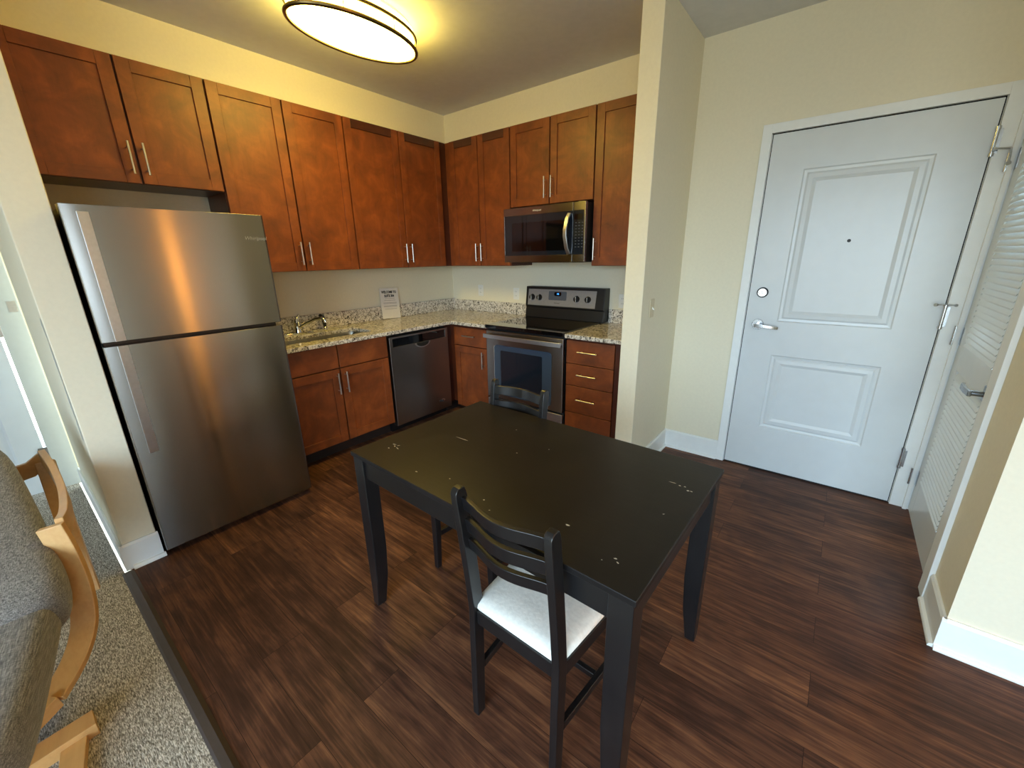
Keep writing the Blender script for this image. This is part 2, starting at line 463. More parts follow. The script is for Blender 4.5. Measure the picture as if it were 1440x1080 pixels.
sbox('wall_back', 'wall', 0.0, 2.47, 0.0, 0.12, 0, H)
so = MB()
so.box(0.0, 0.318, YP1+0.001, 0, 2.513, H).box(0.318, 2.466, -0.305, 0, 2.513, H)
struct(so.build('wall_soffit', M['wall'], smooth=0), 'cream soffit above the wall cabinets')
sbox('wall_wing', 'wall', 2.466, 2.585, -0.936, 0.12, 0, H, bevel=0.004)
en = MB()
en.box(2.585, 3.03, YE, YE+0.12, 0, H).box(3.03, 3.96, YE, YE+0.12, 2.155, H).box(3.96, 4.2, YE, YE+0.12, 0, H)
struct(en.build('wall_entry', M['wall'], smooth=0), 'entry wall around the white front door')
cw = MB()
cw.box(XC, XC+0.12, -0.262, YE, 0, H).box(XC, XC+0.12, -1.04, -0.262, 2.10, H).box(XC, XC+0.12, YR+0.12, -1.04, 0, H)
struct(cw.build('wall_closet', M['wall'], smooth=0), 'short wall holding the louvered closet door')
sbox('wall_right', 'wall', XC, 7.0, YR, YR+0.12, 0, H)
FILL_WIN = (-5.8, -4.6, 0.9, 2.15)                      # unseen window added for side fill light: (y0, y1, z0, z1) in the wall at x = 6.9
wl_ = MB()
wl_.box(6.9, 7.02, -6.7, FILL_WIN[0], 0, H).box(6.9, 7.02, FILL_WIN[1], YR, 0, H).box(6.9, 7.02, FILL_WIN[0], FILL_WIN[1], 0, FILL_WIN[2]).box(6.9, 7.02, FILL_WIN[0], FILL_WIN[1], FILL_WIN[3], H)
struct(wl_.build('wall_living', M['wall'], smooth=0), 'living room side wall with an added fill-light window')
wf2 = MB()
for y in (FILL_WIN[0], (FILL_WIN[0]+FILL_WIN[1])/2-0.03, FILL_WIN[1]-0.06): wf2.box(6.94, 7.0, y, y+0.06, FILL_WIN[2], FILL_WIN[3])
wf2.box(6.94, 7.0, FILL_WIN[0], FILL_WIN[1], FILL_WIN[2], FILL_WIN[2]+0.06).box(6.94, 7.0, FILL_WIN[0], FILL_WIN[1], FILL_WIN[3]-0.06, FILL_WIN[3])
struct(wf2.build('fill_window', M['white'], bevel=0.004), 'white framed window added out of view in the side wall for fill light')
sbox('wall_partition', 'wall', -0.35, XP, YP0, YP1, 0, H, bevel=0.005, label='partition wall beside the refrigerator')
hw = MB()
XH = -0.50
hw.box(XH-0.12, XH, YP0-0.02, YP1, 0, H).box(XH-0.12, XH, -6.7, -4.2, 0, H).box(XH-0.12, XH, -4.2, YP0-0.02, 2.12, H)
struct(hw.build('wall_hall', M['wall'], smooth=0), 'hall wall with a white door')
wb = MB()
wb.box(-2.2, WIN[0], WIN_Y-0.15, WIN_Y, 0, H).box(WIN[1], 7.0, WIN_Y-0.15, WIN_Y, 0, H)
wb.box(WIN[0], WIN[1], WIN_Y-0.15, WIN_Y, 0, WIN[2]).box(WIN[0], WIN[1], WIN_Y-0.15, WIN_Y, WIN[3], H)
struct(wb.build('wall_window', M['wall'], smooth=0), 'living room wall with the window')
wf = MB()
a0, a1, b0, b1 = WIN
for x in (a0, (a0+a1)/2-0.03, a1-0.06): wf.box(x, x+0.06, WIN_Y-0.10, WIN_Y-0.04, b0, b1)
wf.box(a0, a1, WIN_Y-0.10, WIN_Y-0.04, b0, b0+0.06).box(a0, a1, WIN_Y-0.10, WIN_Y-0.04, b1-0.06, b1)
struct(wf.build('window_1', M['white'], bevel=0.004), 'white framed living room window')

# baseboards (with shoe moulding)
def baseboard(name, segs, label=None, shoe=True, h=0.143):
    mb = MB()
    for (x0, y0), (x1, y1), (nx, ny) in segs:
        d = Vector((x1-x0, y1-y0, 0)).normalized(); n = Vector((nx, ny, 0))
        prof = [(0.0005, 0.0), (0.014, 0.0), (0.014, h-0.012), (0.008, h), (0.0005, h)]
        rings = [[Vector((x, y, 0))+n*a+Vector((0, 0, z)) for a, z in prof] for x, y in ((x0, y0), (x1, y1))]
        mb.loft(rings)
        if shoe:
            prof = [(0.0138, 0.0), (0.029, 0.0), (0.0285, 0.007), (0.025, 0.013), (0.0138, 0.017)]
            rings = [[Vector((x, y, 0))+n*a+Vector((0, 0, z)) for a, z in prof] for x, y in ((x0, y0), (x1, y1))]
            mb.loft(rings)
    return struct(mb.build(name, M['white'], smooth=25), label)
baseboard('baseboard_entry', [((2.585, YE), (2.981, YE), (0, -1))])
baseboard('baseboard_wing', [((2.585, -0.9492), (2.585, YE-0.0132), (1, 0)), ((2.466, -0.936), (2.5986, -0.936), (0, -1))])
baseboard('baseboard_closet', [((XC, YR-0.0132), (XC, -1.131), (-1, 0))])
baseboard('baseboard_right', [((XC-0.0136, YR), (6.9, YR), (0, -1))])
baseboard('baseboard_partition', [((XP, YP0-0.0132), (XP, YP1+0.005), (1, 0)), ((XH+0.1, YP0), (XP+0.0136, YP0), (0, -1))], shoe=False)
struct(MB().loft([[(XP+0.0145, y, 0.0), (XP+0.030, y, 0.0), (XP+0.029, y, 0.010), (XP+0.023, y, 0.018), (XP+0.0145, y, 0.02)] for y in (-3.225, -3.094)]).build('trim_2', M['white']), 'loose shoe moulding below the partition')

# torn corner of the partition: chipped plaster with a lifted paper edge
tc_ = MB()
random.seed(5)
za = 0.70
left, right = [], []
while za < 1.28:
    left.append((XP-0.03-0.05*random.random(), za)); right.append((XP-0.007-0.012*random.random(), za)); za += 0.035
for k in range(len(left)-1):
    tc_.add([(left[k][0], YP0-0.0012, left[k][1]), (right[k][0], YP0-0.0012, right[k][1]), (right[k+1][0], YP0-0.0012, right[k+1][1]), (left[k+1][0], YP0-0.0012, left[k+1][1])], [(0, 1, 2, 3)])
struct(tc_.build('trim_3', M['rubbed'], smooth=0), 'chipped paint along the partition corner')

# ------------------------------------------------------------------ entry door
DX0, DX1, DZ = 3.039, 3.953, 2.141
door = bpy.data.objects.new('door_1', None); COL.objects.link(door); door.location = (DX0, YE, 0); struct(door, 'white two-panel front door with lever handle')
def dl(mb):      # door-local helper: shift world coordinates
    return mb
def shift(mb, loc):
    l = Vector(loc); mb.v = [p-l for p in mb.v]; return mb
DL = (DX0, YE, 0)
cs = MB()
CY0, CY1 = YE-0.020, YE-0.0005
cs.box(2.981, 3.031, CY0, CY1, 0, 2.198).box(3.961, 4.0285, CY0, CY1, 0, 2.198).box(3.031, 3.961, CY0, CY1, 2.149, 2.198)
cs.box(3.0305, 3.0335, CY1, YE+0.10, 0, 2.149).box(3.9585, 3.9605, CY1, YE+0.10, 0, 2.149)
shift(cs, DL).build('door_frame', M['white'], door, bevel=0.004)
sl = MB()
YF = YE-0.008
RAISED = [(0.010, 0.000), (0.016, 0.007), (0.030, 0.009), (0.040, 0.004), (0.062, 0.003), (0.080, 0.010), (0.088, 0.010)]
embossed(sl, DX0, DX1, 0.010, DZ, YF, 0.042, [(3.208, 3.780, 0.311, 0.840), (3.208, 3.780, 1.040, 1.947)], RAISED)
slab = shift(sl, DL).build('slab', M['doorwhite'], door, smooth=20)
sw = MB().box(DX0+0.002, DX1-0.002, YF+0.004, YF+0.04, 0.001, 0.0095)
shift(sw, DL).build('door_sweep', M['black'], door)
rv = MB().box(3.0335, 3.0388, YF+0.012, YF+0.06, 0.0, 2.149).box(3.9533, 3.9583, YF+0.012, YF+0.06, 0.0, 2.149).box(3.03, 3.96, YF+0.012, YF+0.06, 2.1415, 2.149)
shift(rv, DL).build('gasket', M['slot'], door, smooth=0)
# deadbolt
db = MB().cyl((3.112, YF+0.001, 1.231), (3.112, YF-0.016, 1.231), 0.029, 32, r1=0.025)
dbo = shift(db, DL).build('deadbolt', M['satin'], door, smooth=30)
MB().cyl((0.073, -0.0075, 1.231), (0.073, -0.0125, 1.231), 0.033, 32).build('ring', M['fridgeside'], dbo)
tb = MB().box(3.092, 3.132, YF-0.032, YF-0.015, 1.227, 1.237)
shift(tb, DL).build('thumb_turn', M['satin'], dbo, bevel=0.002)
lv = MB().cyl((3.113, YF+0.001, 1.024), (3.113, YF-0.010, 1.024), 0.036, 32, r1=0.033)
lv.cyl((3.113, YF-0.008, 1.024), (3.113, YF-0.055, 1.024), 0.012, 20)
lvo = shift(lv, DL).build('lever_rose', M['satin'], door, smooth=30)
lg = MB().band([(3.100, YF-0.055, 1.024), (3.13, YF-0.057, 1.023), (3.18, YF-0.056, 1.019), (3.222, YF-0.048, 1.014), (3.232, YF-0.040, 1.012)], (0, 0, 1), [0.024, 0.024, 0.021, 0.019, 0.016], 0.011)
shift(lg, DL).build('lever', M['satin'], lvo, bevel=0.003)
pk = MB().cyl((3.496, YF+0.012, 1.534), (3.496, YF+0.004, 1.534), 0.009, 20)
shift(pk, DL).build('peephole', M['fridgeside'], door)
for zc in (1.958, 1.136, 0.307):
    hg = MB()
    hg.cyl((3.957, YF-0.008, zc-0.058), (3.957, YF-0.008, zc+0.058), 0.0085, 16)
    hg.cyl((3.957, YF-0.008, zc+0.050), (3.957, YF-0.008, zc+0.064), 0.0105, 16).cyl((3.957, YF-0.008, zc-0.064), (3.957, YF-0.008, zc-0.050), 0.0105, 16)
    hg.box(3.9595, 3.975, CY0-0.001, CY0+0.002, zc-0.052, zc+0.052)
    ho = shift(hg, DL).build('hinge', M['satin'], door)
    if abs(zc-1.136) < 0.01:
        st = MB().cyl((3.957, YF-0.010, zc+0.064), (3.915, YF-0.062, zc+0.066), 0.004, 10).cyl((3.915, YF-0.062, zc+0.066), (3.908, YF-0.068, zc+0.066), 0.008, 12)
        st.cyl((3.957, YF-0.010, zc+0.064), (3.985, YF-0.05, zc+0.066), 0.004, 10).cyl((3.985, YF-0.05, zc+0.066), (3.988, YF-0.056, zc+0.066), 0.007, 12)
        shift(st, DL).build('door_stop', M['satin'], ho)

# ------------------------------------------------------------------ louvered closet door (hinge side towards the entry wall)
CDL = (XC, -0.262, 0)
cd = bpy.data.objects.new('door_2', None); COL.objects.link(cd); cd.location = CDL; struct(cd, 'white louvered closet door')
XF = XC+0.006                  # door face
cc = MB()
cc.box(XC-0.019, XC-0.0005, -1.128, -1.042, 0, 2.16).box(XC-0.019, XC-0.0005, -0.276, -0.257, 0, 2.16).box(XC-0.019, XC-0.0005, -1.042, -0.276, 2.098, 2.16)
cc.box(XC, XC+0.1, -1.0395, -1.036, 0, 2.098).box(XC, XC+0.1, -0.2655, -0.2625, 0, 2.098)
shift(cc, CDL).build('door_frame', M['white'], cd, bevel=0.003)
cdy0, cdy1 = -1.034, -0.268
fr = MB()
fr.box(XF, XF+0.035, cdy0, cdy0+0.115, 0.012, 2.09).box(XF, XF+0.035, cdy1-0.115, cdy1, 0.012, 2.09)
ly0, ly1 = cdy0+0.115, cdy1-0.115
fr.box(XF, XF+0.035, ly0, ly1, 0.012, 0.235).box(XF, XF+0.035, ly0, ly1, 0.885, 1.010).box(XF, XF+0.035, ly0, ly1, 1.96, 2.09)
shift(fr, CDL).build('slab', M['doorwhite'], cd, bevel=0.003)
for (z0, z1) in ((0.235, 0.885), (1.010, 1.96)):
    lo = MB(); z = z0+0.012
    while z < z1-0.012:
        lo.hexa([(XF-0.004, ly0-0.002, z-0.014), (XF+0.022, ly0-0.002, z+0.026), (XF+0.022, ly1+0.002, z+0.026), (XF-0.004, ly1+0.002, z-0.014)],
                [(XF-0.004, ly0-0.002, z-0.008), (XF+0.022, ly0-0.002, z+0.032), (XF+0.022, ly1+0.002, z+0.032), (XF-0.004, ly1+0.002, z-0.008)])
        z += 0.0265
    shift(lo, CDL).build('louver_panel', M['doorwhite'], cd, smooth=0)
rs = MB().box(XF-0.008, XF-0.0002, -0.999, -0.935, 0.882, 0.946)
rs.cyl((XF-0.006, -0.967, 0.914), (XF-0.052, -0.967, 0.914), 0.011, 16)
rso = shift(rs, CDL).build('lever_rose', M['lever_nickel'], cd, bevel=0.003)
lg = MB().band([(XF-0.052, -0.985, 0.914), (XF-0.056, -0.93, 0.914), (XF-0.054, -0.86, 0.913), (XF-0.046, -0.825, 0.912)], (0, 0, 1), 0.024, 0.013)
shift(lg, CDL).build('lever', M['lever_nickel'], rso, bevel=0.003)
for zc in (1.87, 1.045, 0.215):
    hg = MB().cyl((XC-0.022, -0.268, zc-0.05), (XC-0.022, -0.268, zc+0.05), 0.007, 14)
    hg.box(XC-0.0205, XC-0.0192, -0.276, -0.262, zc-0.045, zc+0.045).box(XF-0.0018, XF-0.0002, -0.30, -0.27, zc-0.045, zc+0.045)
    ho = shift(hg, CDL).build('hinge', M['satin'], cd)
    if zc > 1.8:
        st = MB().cyl((XC-0.022, -0.268, zc+0.05), (XC-0.075, -0.285, zc+0.052), 0.0045, 10).cyl((XC-0.075, -0.285, zc+0.052), (XC-0.083, -0.287, zc+0.052), 0.008, 12)
        st.cyl((XC-0.022, -0.268, zc+0.05), (XC-0.03, -0.345, zc-0.02), 0.0045, 10).cyl((XC-0.03, -0.345, zc-0.02), (XC-0.03, -0.350, zc-0.025), 0.009, 12)
        shift(st, CDL).build('door_stop', M['satin'], ho)

# ------------------------------------------------------------------ hall door (far left)
HD = (XH, -3.37, 0)
hd = bpy.data.objects.new('door_3', None); COL.objects.link(hd); hd.location = HD; struct(hd, 'white panel door at the end of the carpeted hall')
hc = MB().box(XH+0.0005, XH+0.018, -3.345, YP0-0.0005, 0, 2.15).box(XH+0.0005, XH+0.018, -4.29, -4.20, 0, 2.15).box(XH+0.0005, XH+0.018, -4.20, -3.345, 2.06, 2.15)
shift(hc, HD).build('door_frame', M['hall_trim'], hd, bevel=0.003)
hs = MB()
# built facing -y, then turned to face +x
embossed(hs, 0.0, 0.82, 0.012, 2.05, 0.0, 0.035, [(0.12, 0.70, 0.24, 0.93), (0.12, 0.70, 1.06, 1.93)], [(0.012, 0.008), (0.03, 0.009), (0.05, 0.003)])
for p in hs.v: p.x, p.y = XH+0.012-p.y, -4.18+p.x
shift(hs, HD).build('slab', M['doorwhite'], hd, smooth=20)
for zc in (1.10, 0.27, 1.85):
    hg = MB().box(XH+0.0125, XH+0.0195, -3.385, -3.342, zc-0.045, zc+0.045)
    shift(hg, HD).build('hinge', M['satin'], hd, bevel=0.002)
sk = MB().box(XH+0.0181, XH+0.0195, -3.285, -3.248, 1.20, 1.265)
shift(sk, HD).build('strike_plate', M['nickel'], hd)

# ------------------------------------------------------------------ kitchen cabinets
# local frame of a cabinet run: x to the right seen from the front, y into the wall, z up; front of the doors at y = 0
def bar_handle(x, z0, z1, parent, horizontal=False):
    mb = MB(); r = 0.006; d = -0.034
    if horizontal:
        mb.cyl((z0, d, x), (z1, d, x), r, 14)
        for q in (z0+0.025, z1-0.025): mb.cyl((q, 0.0005, x), (q, d, x), 0.004, 10)
    else:
        mb.cyl((x, d, z0), (x, d, z1), r, 14)
        for q in (z0+0.025, z1-0.025): mb.cyl((x, 0.0005, q), (x, d, q), 0.004, 10)
    return mb.build('handle', M['nickel'], parent)
def shaker(x0, x1, z0, z1, parent, name='door', rail='cab_h', st=0.062, toprail=None):
    mb = MB(); t = 0.020
    mb.box(x0, x0+st, 0, t, z0, z1, 0).box(x1-st, x1, 0, t, z0, z1, 0)
    mb.box(x0+st, x1-st, 0, t, z0, z0+st, 1).box(x0+st, x1-st, 0, t, z1-st, z1, 2)
    mb.box(x0+st-0.001, x1-st+0.001, 0.010, t-0.002, z0+st-0.001, z1-st+0.001, 0)
    return mb.build(name, [M['cab_v'], M[rail], M[toprail or rail]], parent, bevel=0.0015, seg=1)
def drawer_front(x0, x1, z0, z1, parent, name='drawer'):
    return MB().box(x0, x1, 0, 0.02, z0, z1).build(name, M['cab_h'], parent, bevel=0.002)
G = 0.0050
def cab_body(x0, x1, y1, z0, z1, parent, toe=False):
    mb = MB()
    mb.box(x0+0.0008, x1-0.0008, 0.0215, y1, z0+(0.10 if toe else 0), z1, 0)
    if toe: mb.box(x0+0.0008, x1-0.0008, 0.09, y1, 0.0, 0.10, 1)
    return mb.build('body', [M['cab_box'], M['toekick']], parent, smooth=0)

RL = R(90)
XU = 0.337                     # upper door faces on the left run (x)
YU = -0.330                    # upper door faces on the back run (y)
def upper(run, a, b, z0, z1, label, splits, handles, topdark=(), hz=None):
    """a,b: extent along the run; splits: inner division; handles: list of (door index, x offset side)"""
    loc = (XU, a, z0) if run == 'L' else (a, YU, z0)
    t = thing('wall_cabinet', label, 'cabinet', loc, RL if run == 'L' else 0, 'stained wood wall cabinets')
    wdt = b-a; h = z1-z0
    cab_body(0, wdt, (XU if run == 'L' else -YU)-0.001, 0, h, t)
    xs = [0]+[s-a for s in splits]+[wdt]
    for i in range(len(xs)-1):
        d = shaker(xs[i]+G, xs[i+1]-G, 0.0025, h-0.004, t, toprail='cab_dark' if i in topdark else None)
        side = handles[i]
        hx = xs[i+1]-0.032 if side == 'r' else xs[i]+0.032
        bar_handle(hx, 0.045, 0.205, d)
    return t
ZB, ZT = 1.398, 2.5115
upper('L', -3.085, -2.255, 1.896, ZT, 'short two-door wall cabinet above the refrigerator', [-2.656], 'rl')
upper('L', -2.254, -1.375, ZB, ZT, 'tall two-door wall cabinet above the sink', [-1.815], 'rl')
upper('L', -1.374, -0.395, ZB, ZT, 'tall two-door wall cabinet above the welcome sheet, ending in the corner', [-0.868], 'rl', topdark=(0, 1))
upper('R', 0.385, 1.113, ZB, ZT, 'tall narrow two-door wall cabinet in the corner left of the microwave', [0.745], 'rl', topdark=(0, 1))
upper('R', 1.114, 1.914, 1.884, ZT, 'short two-door wall cabinet directly above the microwave', [1.516], 'rl')
upper('R', 1.915, 2.462, ZB, ZT, 'tall single-door wall cabinet between microwave and wing wall', [], 'l')
cf = MB()
cf.box(0.0005, 0.313, -0.3945, -0.001, ZB, ZT, 0).box(0.313, 0.384, -0.306, -0.001, ZB, ZT, 1)
tag(cf.build('corner_filler', [M['cab_box'], M['cab_v']], smooth=0), 'narrow wood filler where the two wall cabinet runs meet', 'cabinet filler')

XB = 0.640                     # base door faces, left run
YB = -0.678                    # base door faces, back run
# sink base
t = thing('base_cabinet', 'two-door sink base cabinet between refrigerator and dishwasher', 'cabinet', (XB, -2.30, 0), RL, 'stained wood base cabinets')
W0 = -2.30; sb = lambda y: y-W0
cab_body(0, sb(-1.397), XB-0.001, 0, 0.70, t, toe=True)
MB().box(0.0008, sb(-1.397)-0.0008, 0.0215, 0.040, 0.70, 0.879).box(0.0008, 0.018, 0.040, XB-0.001, 0.70, 0.879).box(sb(-1.397)-0.018, sb(-1.397)-0.0008, 0.040, XB-0.001, 0.70, 0.879).build('face_frame', M['cab_box'], t, smooth=0)
for k, (a, b) in enumerate(((-2.30, -1.835), (-1.835, -1.397))):
    drawer_front(sb(a)+G, sb(b)-G, 0.700, 0.872, t, 'false_drawer_front')
    d = shaker(sb(a)+G, sb(b)-G, 0.112, 0.692, t)
    bar_handle(sb(-1.835)+(-0.034 if k == 0 else 0.034), 0.505, 0.668, d)
# corner filler + blind corner
t = tag(MB().box(0.02, 0.612, -0.735, -0.02, 0.10, 0.879).box(0.02, 0.675, -0.655, -0.02, 0.10, 0.879).box(0.02, 0.58, -0.735, -0.02, 0, 0.10, 1).build('corner_filler', [M['cab_box'], M['toekick']], smooth=0), 'dark corner post between dishwasher and narrow drawer cabinet', 'cabinet filler')
# narrow cabinet
t = thing('base_cabinet', 'narrow base cabinet with one drawer and one door left of the range', 'cabinet', (0.677, YB, 0), 0, 'stained wood base cabinets')
cab_body(0, 0.418, -YB-0.001, 0, 0.879, t, toe=True)
d = drawer_front(G, 0.418-G, 0.690, 0.858, t)
bar_handle(0.785, 0.140, 0.290, d, True)
d = shaker(G, 0.418-G, 0.075, 0.682, t)
bar_handle(0.380, 0.50, 0.655, d)
# drawer base
t = thing('base_cabinet', 'four-drawer base cabinet between range and wing wall', 'cabinet', (1.913, YB, 0), 0, 'stained wood base cabinets')
cab_body(0, 0.551, -YB-0.001, 0, 0.879, t, toe=True)
for z0, z1 in ((0.684, 0.862), (0.508, 0.679), (0.285, 0.503), (0.105, 0.280)):
    d = drawer_front(G, 0.400, z0, z1, t)
    bar_handle((z0+z1)/2+(0.01 if z0 > 0.2 else -0.040), 0.115, 0.275, d, True)
MB().box(0.405, 0.549, 0.010, 0.021, 0.105, 0.875).build('filler_panel', M['cab_box'], t)

# ------------------------------------------------------------------ countertops
CZ0, CZ1 = 0.8795, 0.911
CXF, CYF = 0.672, -0.700
def slab_with_hole(outer, inner, z0, z1):
    bm = bmesh.new()
    def loop(pts):
        vs = [bm.verts.new((p[0], p[1], z1)) for p in pts]
        return [bm.edges.new((vs[i], vs[(i+1) % len(vs)])) for i in range(len(vs))]
    ed = loop(outer)+(loop(inner) if inner else [])
    bmesh.ops.triangle_fill(bm, use_beauty=True, use_dissolve=False, edges=ed)
    if inner:
        cx = sum(p[0] for p in inner)/len(inner); cy = sum(p[1] for p in inner)/len(inner)
        lim = [(p[0], p[1]) for p in inner]
        def inside(x, y):
            c = False; j = len(lim)-1
            for i in range(len(lim)):
                if (lim[i][1] > y) != (lim[j][1] > y) and x < (lim[j][0]-lim[i][0])*(y-lim[i][1])/(lim[j][1]-lim[i][1])+lim[i][0]: c = not c
                j = i
            return c
        bad = [f for f in bm.faces if inside(*f.calc_center_median()[:2])]
        bmesh.ops.delete(bm, geom=bad, context='FACES')
    r_ = bmesh.ops.extrude_face_region(bm, geom=list(bm.faces))
    for g in r_['geom']:
        if isinstance(g, bmesh.types.BMVert): g.co.z = z0
    bmesh.ops.recalc_face_normals(bm, faces=bm.faces)
    return bm
def rrect(x0, x1, y0, y1, r, n=6):
    pts = []
    for cx, cy, a0 in ((x1-r, y1-r, 0), (x0+r, y1-r, 90), (x0+r, y0+r, 180), (x1-r, y0+r, 270)):
        for k in range(n+1):
            a = R(a0+90*k/n); pts.append((cx+r*math.cos(a), cy+r*math.sin(a)))
    return pts
SX0, SX1, SY0, SY1 = 0.215, 0.525, -2.20, -1.435
hole = rrect(SX0, SX1, SY0, SY1, 0.07)
outer = [(0.001, -0.001), (0.001, -2.305), (CXF, -2.305), (CXF, CYF), (1.106, CYF), (1.106, -0.001)]
bm = slab_with_hole(outer, hole, CZ0, CZ1)
me = bpy.data.meshes.new('countertop'); bm.to_mesh(me); bm.free(); me.materials.append(M['granite'])
ct = link_mesh('countertop', me, bevel=0.003, smooth=30)
tag(ct, 'L-shaped speckled granite countertop running from the refrigerator round the corner to the range', 'countertop')
MB().box(0.0015, 0.022, -2.305, -0.0015, CZ1+0.0005, 1.036).box(0.022, 1.106, -0.022, -0.0015, CZ1+0.0005, 1.026).build('backsplash', M['granite'], ct, bevel=0.002)
ct2 = tag(MB().box(1.914, 2.4655, CYF-0.005, -0.001, CZ0, CZ1).build('countertop', M['granite'], bevel=0.003), 'short granite countertop piece right of the range', 'countertop')
MB().box(1.946, 2.445, -0.022, -0.0015, CZ1+0.0005, 1.026).box(2.4455, 2.4652, -0.66, -0.0015, CZ1+0.0005, 1.026).build('backsplash', M['granite'], ct2, bevel=0.002)

# sink bowl
sk = MB()
rings = []
for ins, z in ((-0.012, CZ0-0.0005), (0.0, CZ0-0.0005), (0.004, CZ0-0.02), (0.012, 0.74), (0.035, 0.715)):
    rings.append([(p[0], p[1], z) for p in rrect(SX0+ins, SX1-ins, SY0+ins, SY1-ins, max(0.03, 0.07-ins*0.5))])
sk.loft(rings, cap=False); sk.add(rings[-1], [tuple(range(len(rings[-1])))])
sko = sk.build('sink', M['steel_plain'], smooth=40)
tag(sko, 'undermount stainless steel sink in the granite counter beside the refrigerator', 'sink')
MB().cyl((0.37, -1.82, 0.7152), (0.37, -1.82, 0.7175), 0.045, 28).cyl((0.37, -1.82, 0.7175), (0.37, -1.82, 0.7180), 0.03, 20).build('drain', M['chrome'], sko)

# faucet
fx, fy = 0.115, -1.86
fc = thing('faucet', 'chrome single-lever kitchen faucet behind the sink', 'faucet', (fx, fy, CZ1))
pl = [(0.032*math.cos(2*math.pi*k/32), (0.125*math.sin(2*math.pi*k/32))) for k in range(32)]
MB().prism(pl, 0.0, 0.010).build('base_plate', M['chrome'], fc, bevel=0.003)
MB().tube([(0, 0, 0.009), (0, 0, 0.03), (0, 0, 0.07), (0, 0, 0.092)], [0.027, 0.024, 0.023, 0.025], 20).build('faucet_body', M['chrome'], fc)
MB().tube([(0, 0, 0.090), (0, 0, 0.105), (0.0, 0.01, 0.122), (0.0, 0.03, 0.150)], [0.025, 0.023, 0.013, 0.008], 16).build('lever', M['chrome'], fc)
MB().tube([(0.005, 0.005, 0.045), (0.06, 0.05, 0.085), (0.12, 0.10, 0.115), (0.16, 0.13, 0.120), (0.175, 0.145, 0.105), (0.178, 0.148, 0.085)], [0.013, 0.013, 0.0125, 0.0125, 0.013, 0.012], 14).build('spout', M['chrome'], fc)
sy = thing('side_sprayer', 'black side sprayer standing right of the faucet', 'sprayer', (0.085, -1.615, CZ1))
MB().tube([(0, 0, 0), (0, 0, 0.012), (0, 0, 0.02)], [0.022, 0.02, 0.014], 18).build('base_ring', M['chrome'], sy)
MB().tube([(0, 0, 0.018), (0, 0, 0.05), (0.0, -0.005, 0.09), (0.01, -0.02, 0.115), (0.035, -0.045, 0.122)], [0.012, 0.015, 0.016, 0.017, 0.014], 16).build('spray_head', M['black'], sy)

# welcome sheet leaning on the backsplash
wl = thing('welcome_sheet', 'printed white welcome sheet leaning against the backsplash', 'sign', (0.052, -0.905, CZ1), RL)
SW, SH = 0.212, 0.290
lean = 0.030
upv = Vector((0.012, lean, SH)).normalized(); rgt = Vector((1, 0, -0.04)).normalized(); nn = rgt.cross(upv)
pc = lambda u, v, d=0: Vector((0, 0.0, 0.004))+rgt*u+upv*v+nn*d
ps = MB()
ps.add([pc(-SW/2, 0), pc(SW/2, 0), pc(SW/2, SH), pc(-SW/2, SH), pc(-SW/2, 0, -0.0015), pc(SW/2, 0, -0.0015), pc(SW/2, SH, -0.0015), pc(-SW/2, SH, -0.0015)],
       [(0, 1, 2, 3), (7, 6, 5, 4), (0, 4, 5, 1), (1, 5, 6, 2), (2, 6, 7, 3), (3, 7, 4, 0)])
ps.build('sheet', M['paper'], wl, smooth=0)
for tx, v, sz in (('WELCOME TO', SH-0.038, 0.036), ('SUITE 304', SH-0.074, 0.036)):
    text('lettering', tx, sz*0.72, M['ink'], wl, pc(-0.002, v, 0.0008), rgt, upv*1.0, bold=0.0012, tall=1.25)
ln = MB()
for v, w_ in ((0.190, 0.11), (0.172, 0.13), (0.150, 0.155), (0.142, 0.15), (0.120, 0.155), (0.112, 0.15), (0.090, 0.14)):
    ln.add([pc(-w_/2, v, 0.0006), pc(w_/2, v, 0.0006), pc(w_/2, v+0.003, 0.0006), pc(-w_/2, v+0.003, 0.0006)], [(0, 1, 2, 3)])
ln.build('text_lines', M['greyink'], wl, smooth=0)

# ------------------------------------------------------------------ refrigerator
FY0, FY1, FX = -3.090, -2.316, 0.966
fr_ = thing('refrigerator', 'tall stainless steel top-freezer refrigerator beside the partition', 'refrigerator', (FX, FY0, 0), RL)
FW = FY1-FY0
MB().box(0.004, FW-0.004, 0.085, 0.85, 0.03, 1.700).box(0.02, FW-0.02, 0.10, 0.80, 0.0, 0.03).build('body', M['fridgeside'], fr_, bevel=0.004)
MB().box(0.012, FW-0.012, 0.068, 0.086, 0.045, 1.695).build('gasket', M['black'], fr_)
def fridge_door(name, z0, z1, mats):
    pts = [(0.0, 0.068), (0.0, 0.006), (0.0025, 0.0015), (0.006, 0.0), (FW*0.5, -0.0006), (FW-0.014, 0.0), (FW-0.004, 0.006), (FW, 0.018), (FW, 0.068)]
    return MB().prism(pts, z0, z1).build(name, mats, fr_, bevel=0.0015, smooth=30)
fz = fridge_door('freezer_door', 1.136, 1.712, M['steel'])
fd = fridge_door('fridge_door', 0.035, 1.116, M['steel'])
for z0, z1, p in ((1.137, 1.684, fz), (0.580, 1.114, fd)):
    hb = MB()
    hb.add([(0.046, 0.0, z0), (0.046, -0.011, z0), (0.084, -0.003, z0), (0.084, 0.0, z0), (0.046, 0.0, z1), (0.046, -0.011, z1), (0.084, -0.003, z1), (0.084, 0.0, z1)],
           [(0, 1, 2, 3), (7, 6, 5, 4), (0, 4, 5, 1), (1, 5, 6, 2), (2, 6, 7, 3)])
    hb.build('handle', M['steel_strip'], p, bevel=0.001)
text('brand_lettering', 'Whirlpool', 0.026, M['chrome'], fz, (FW-0.062, -0.0008, 1.592), shear=0.25, extrude=0.0012)
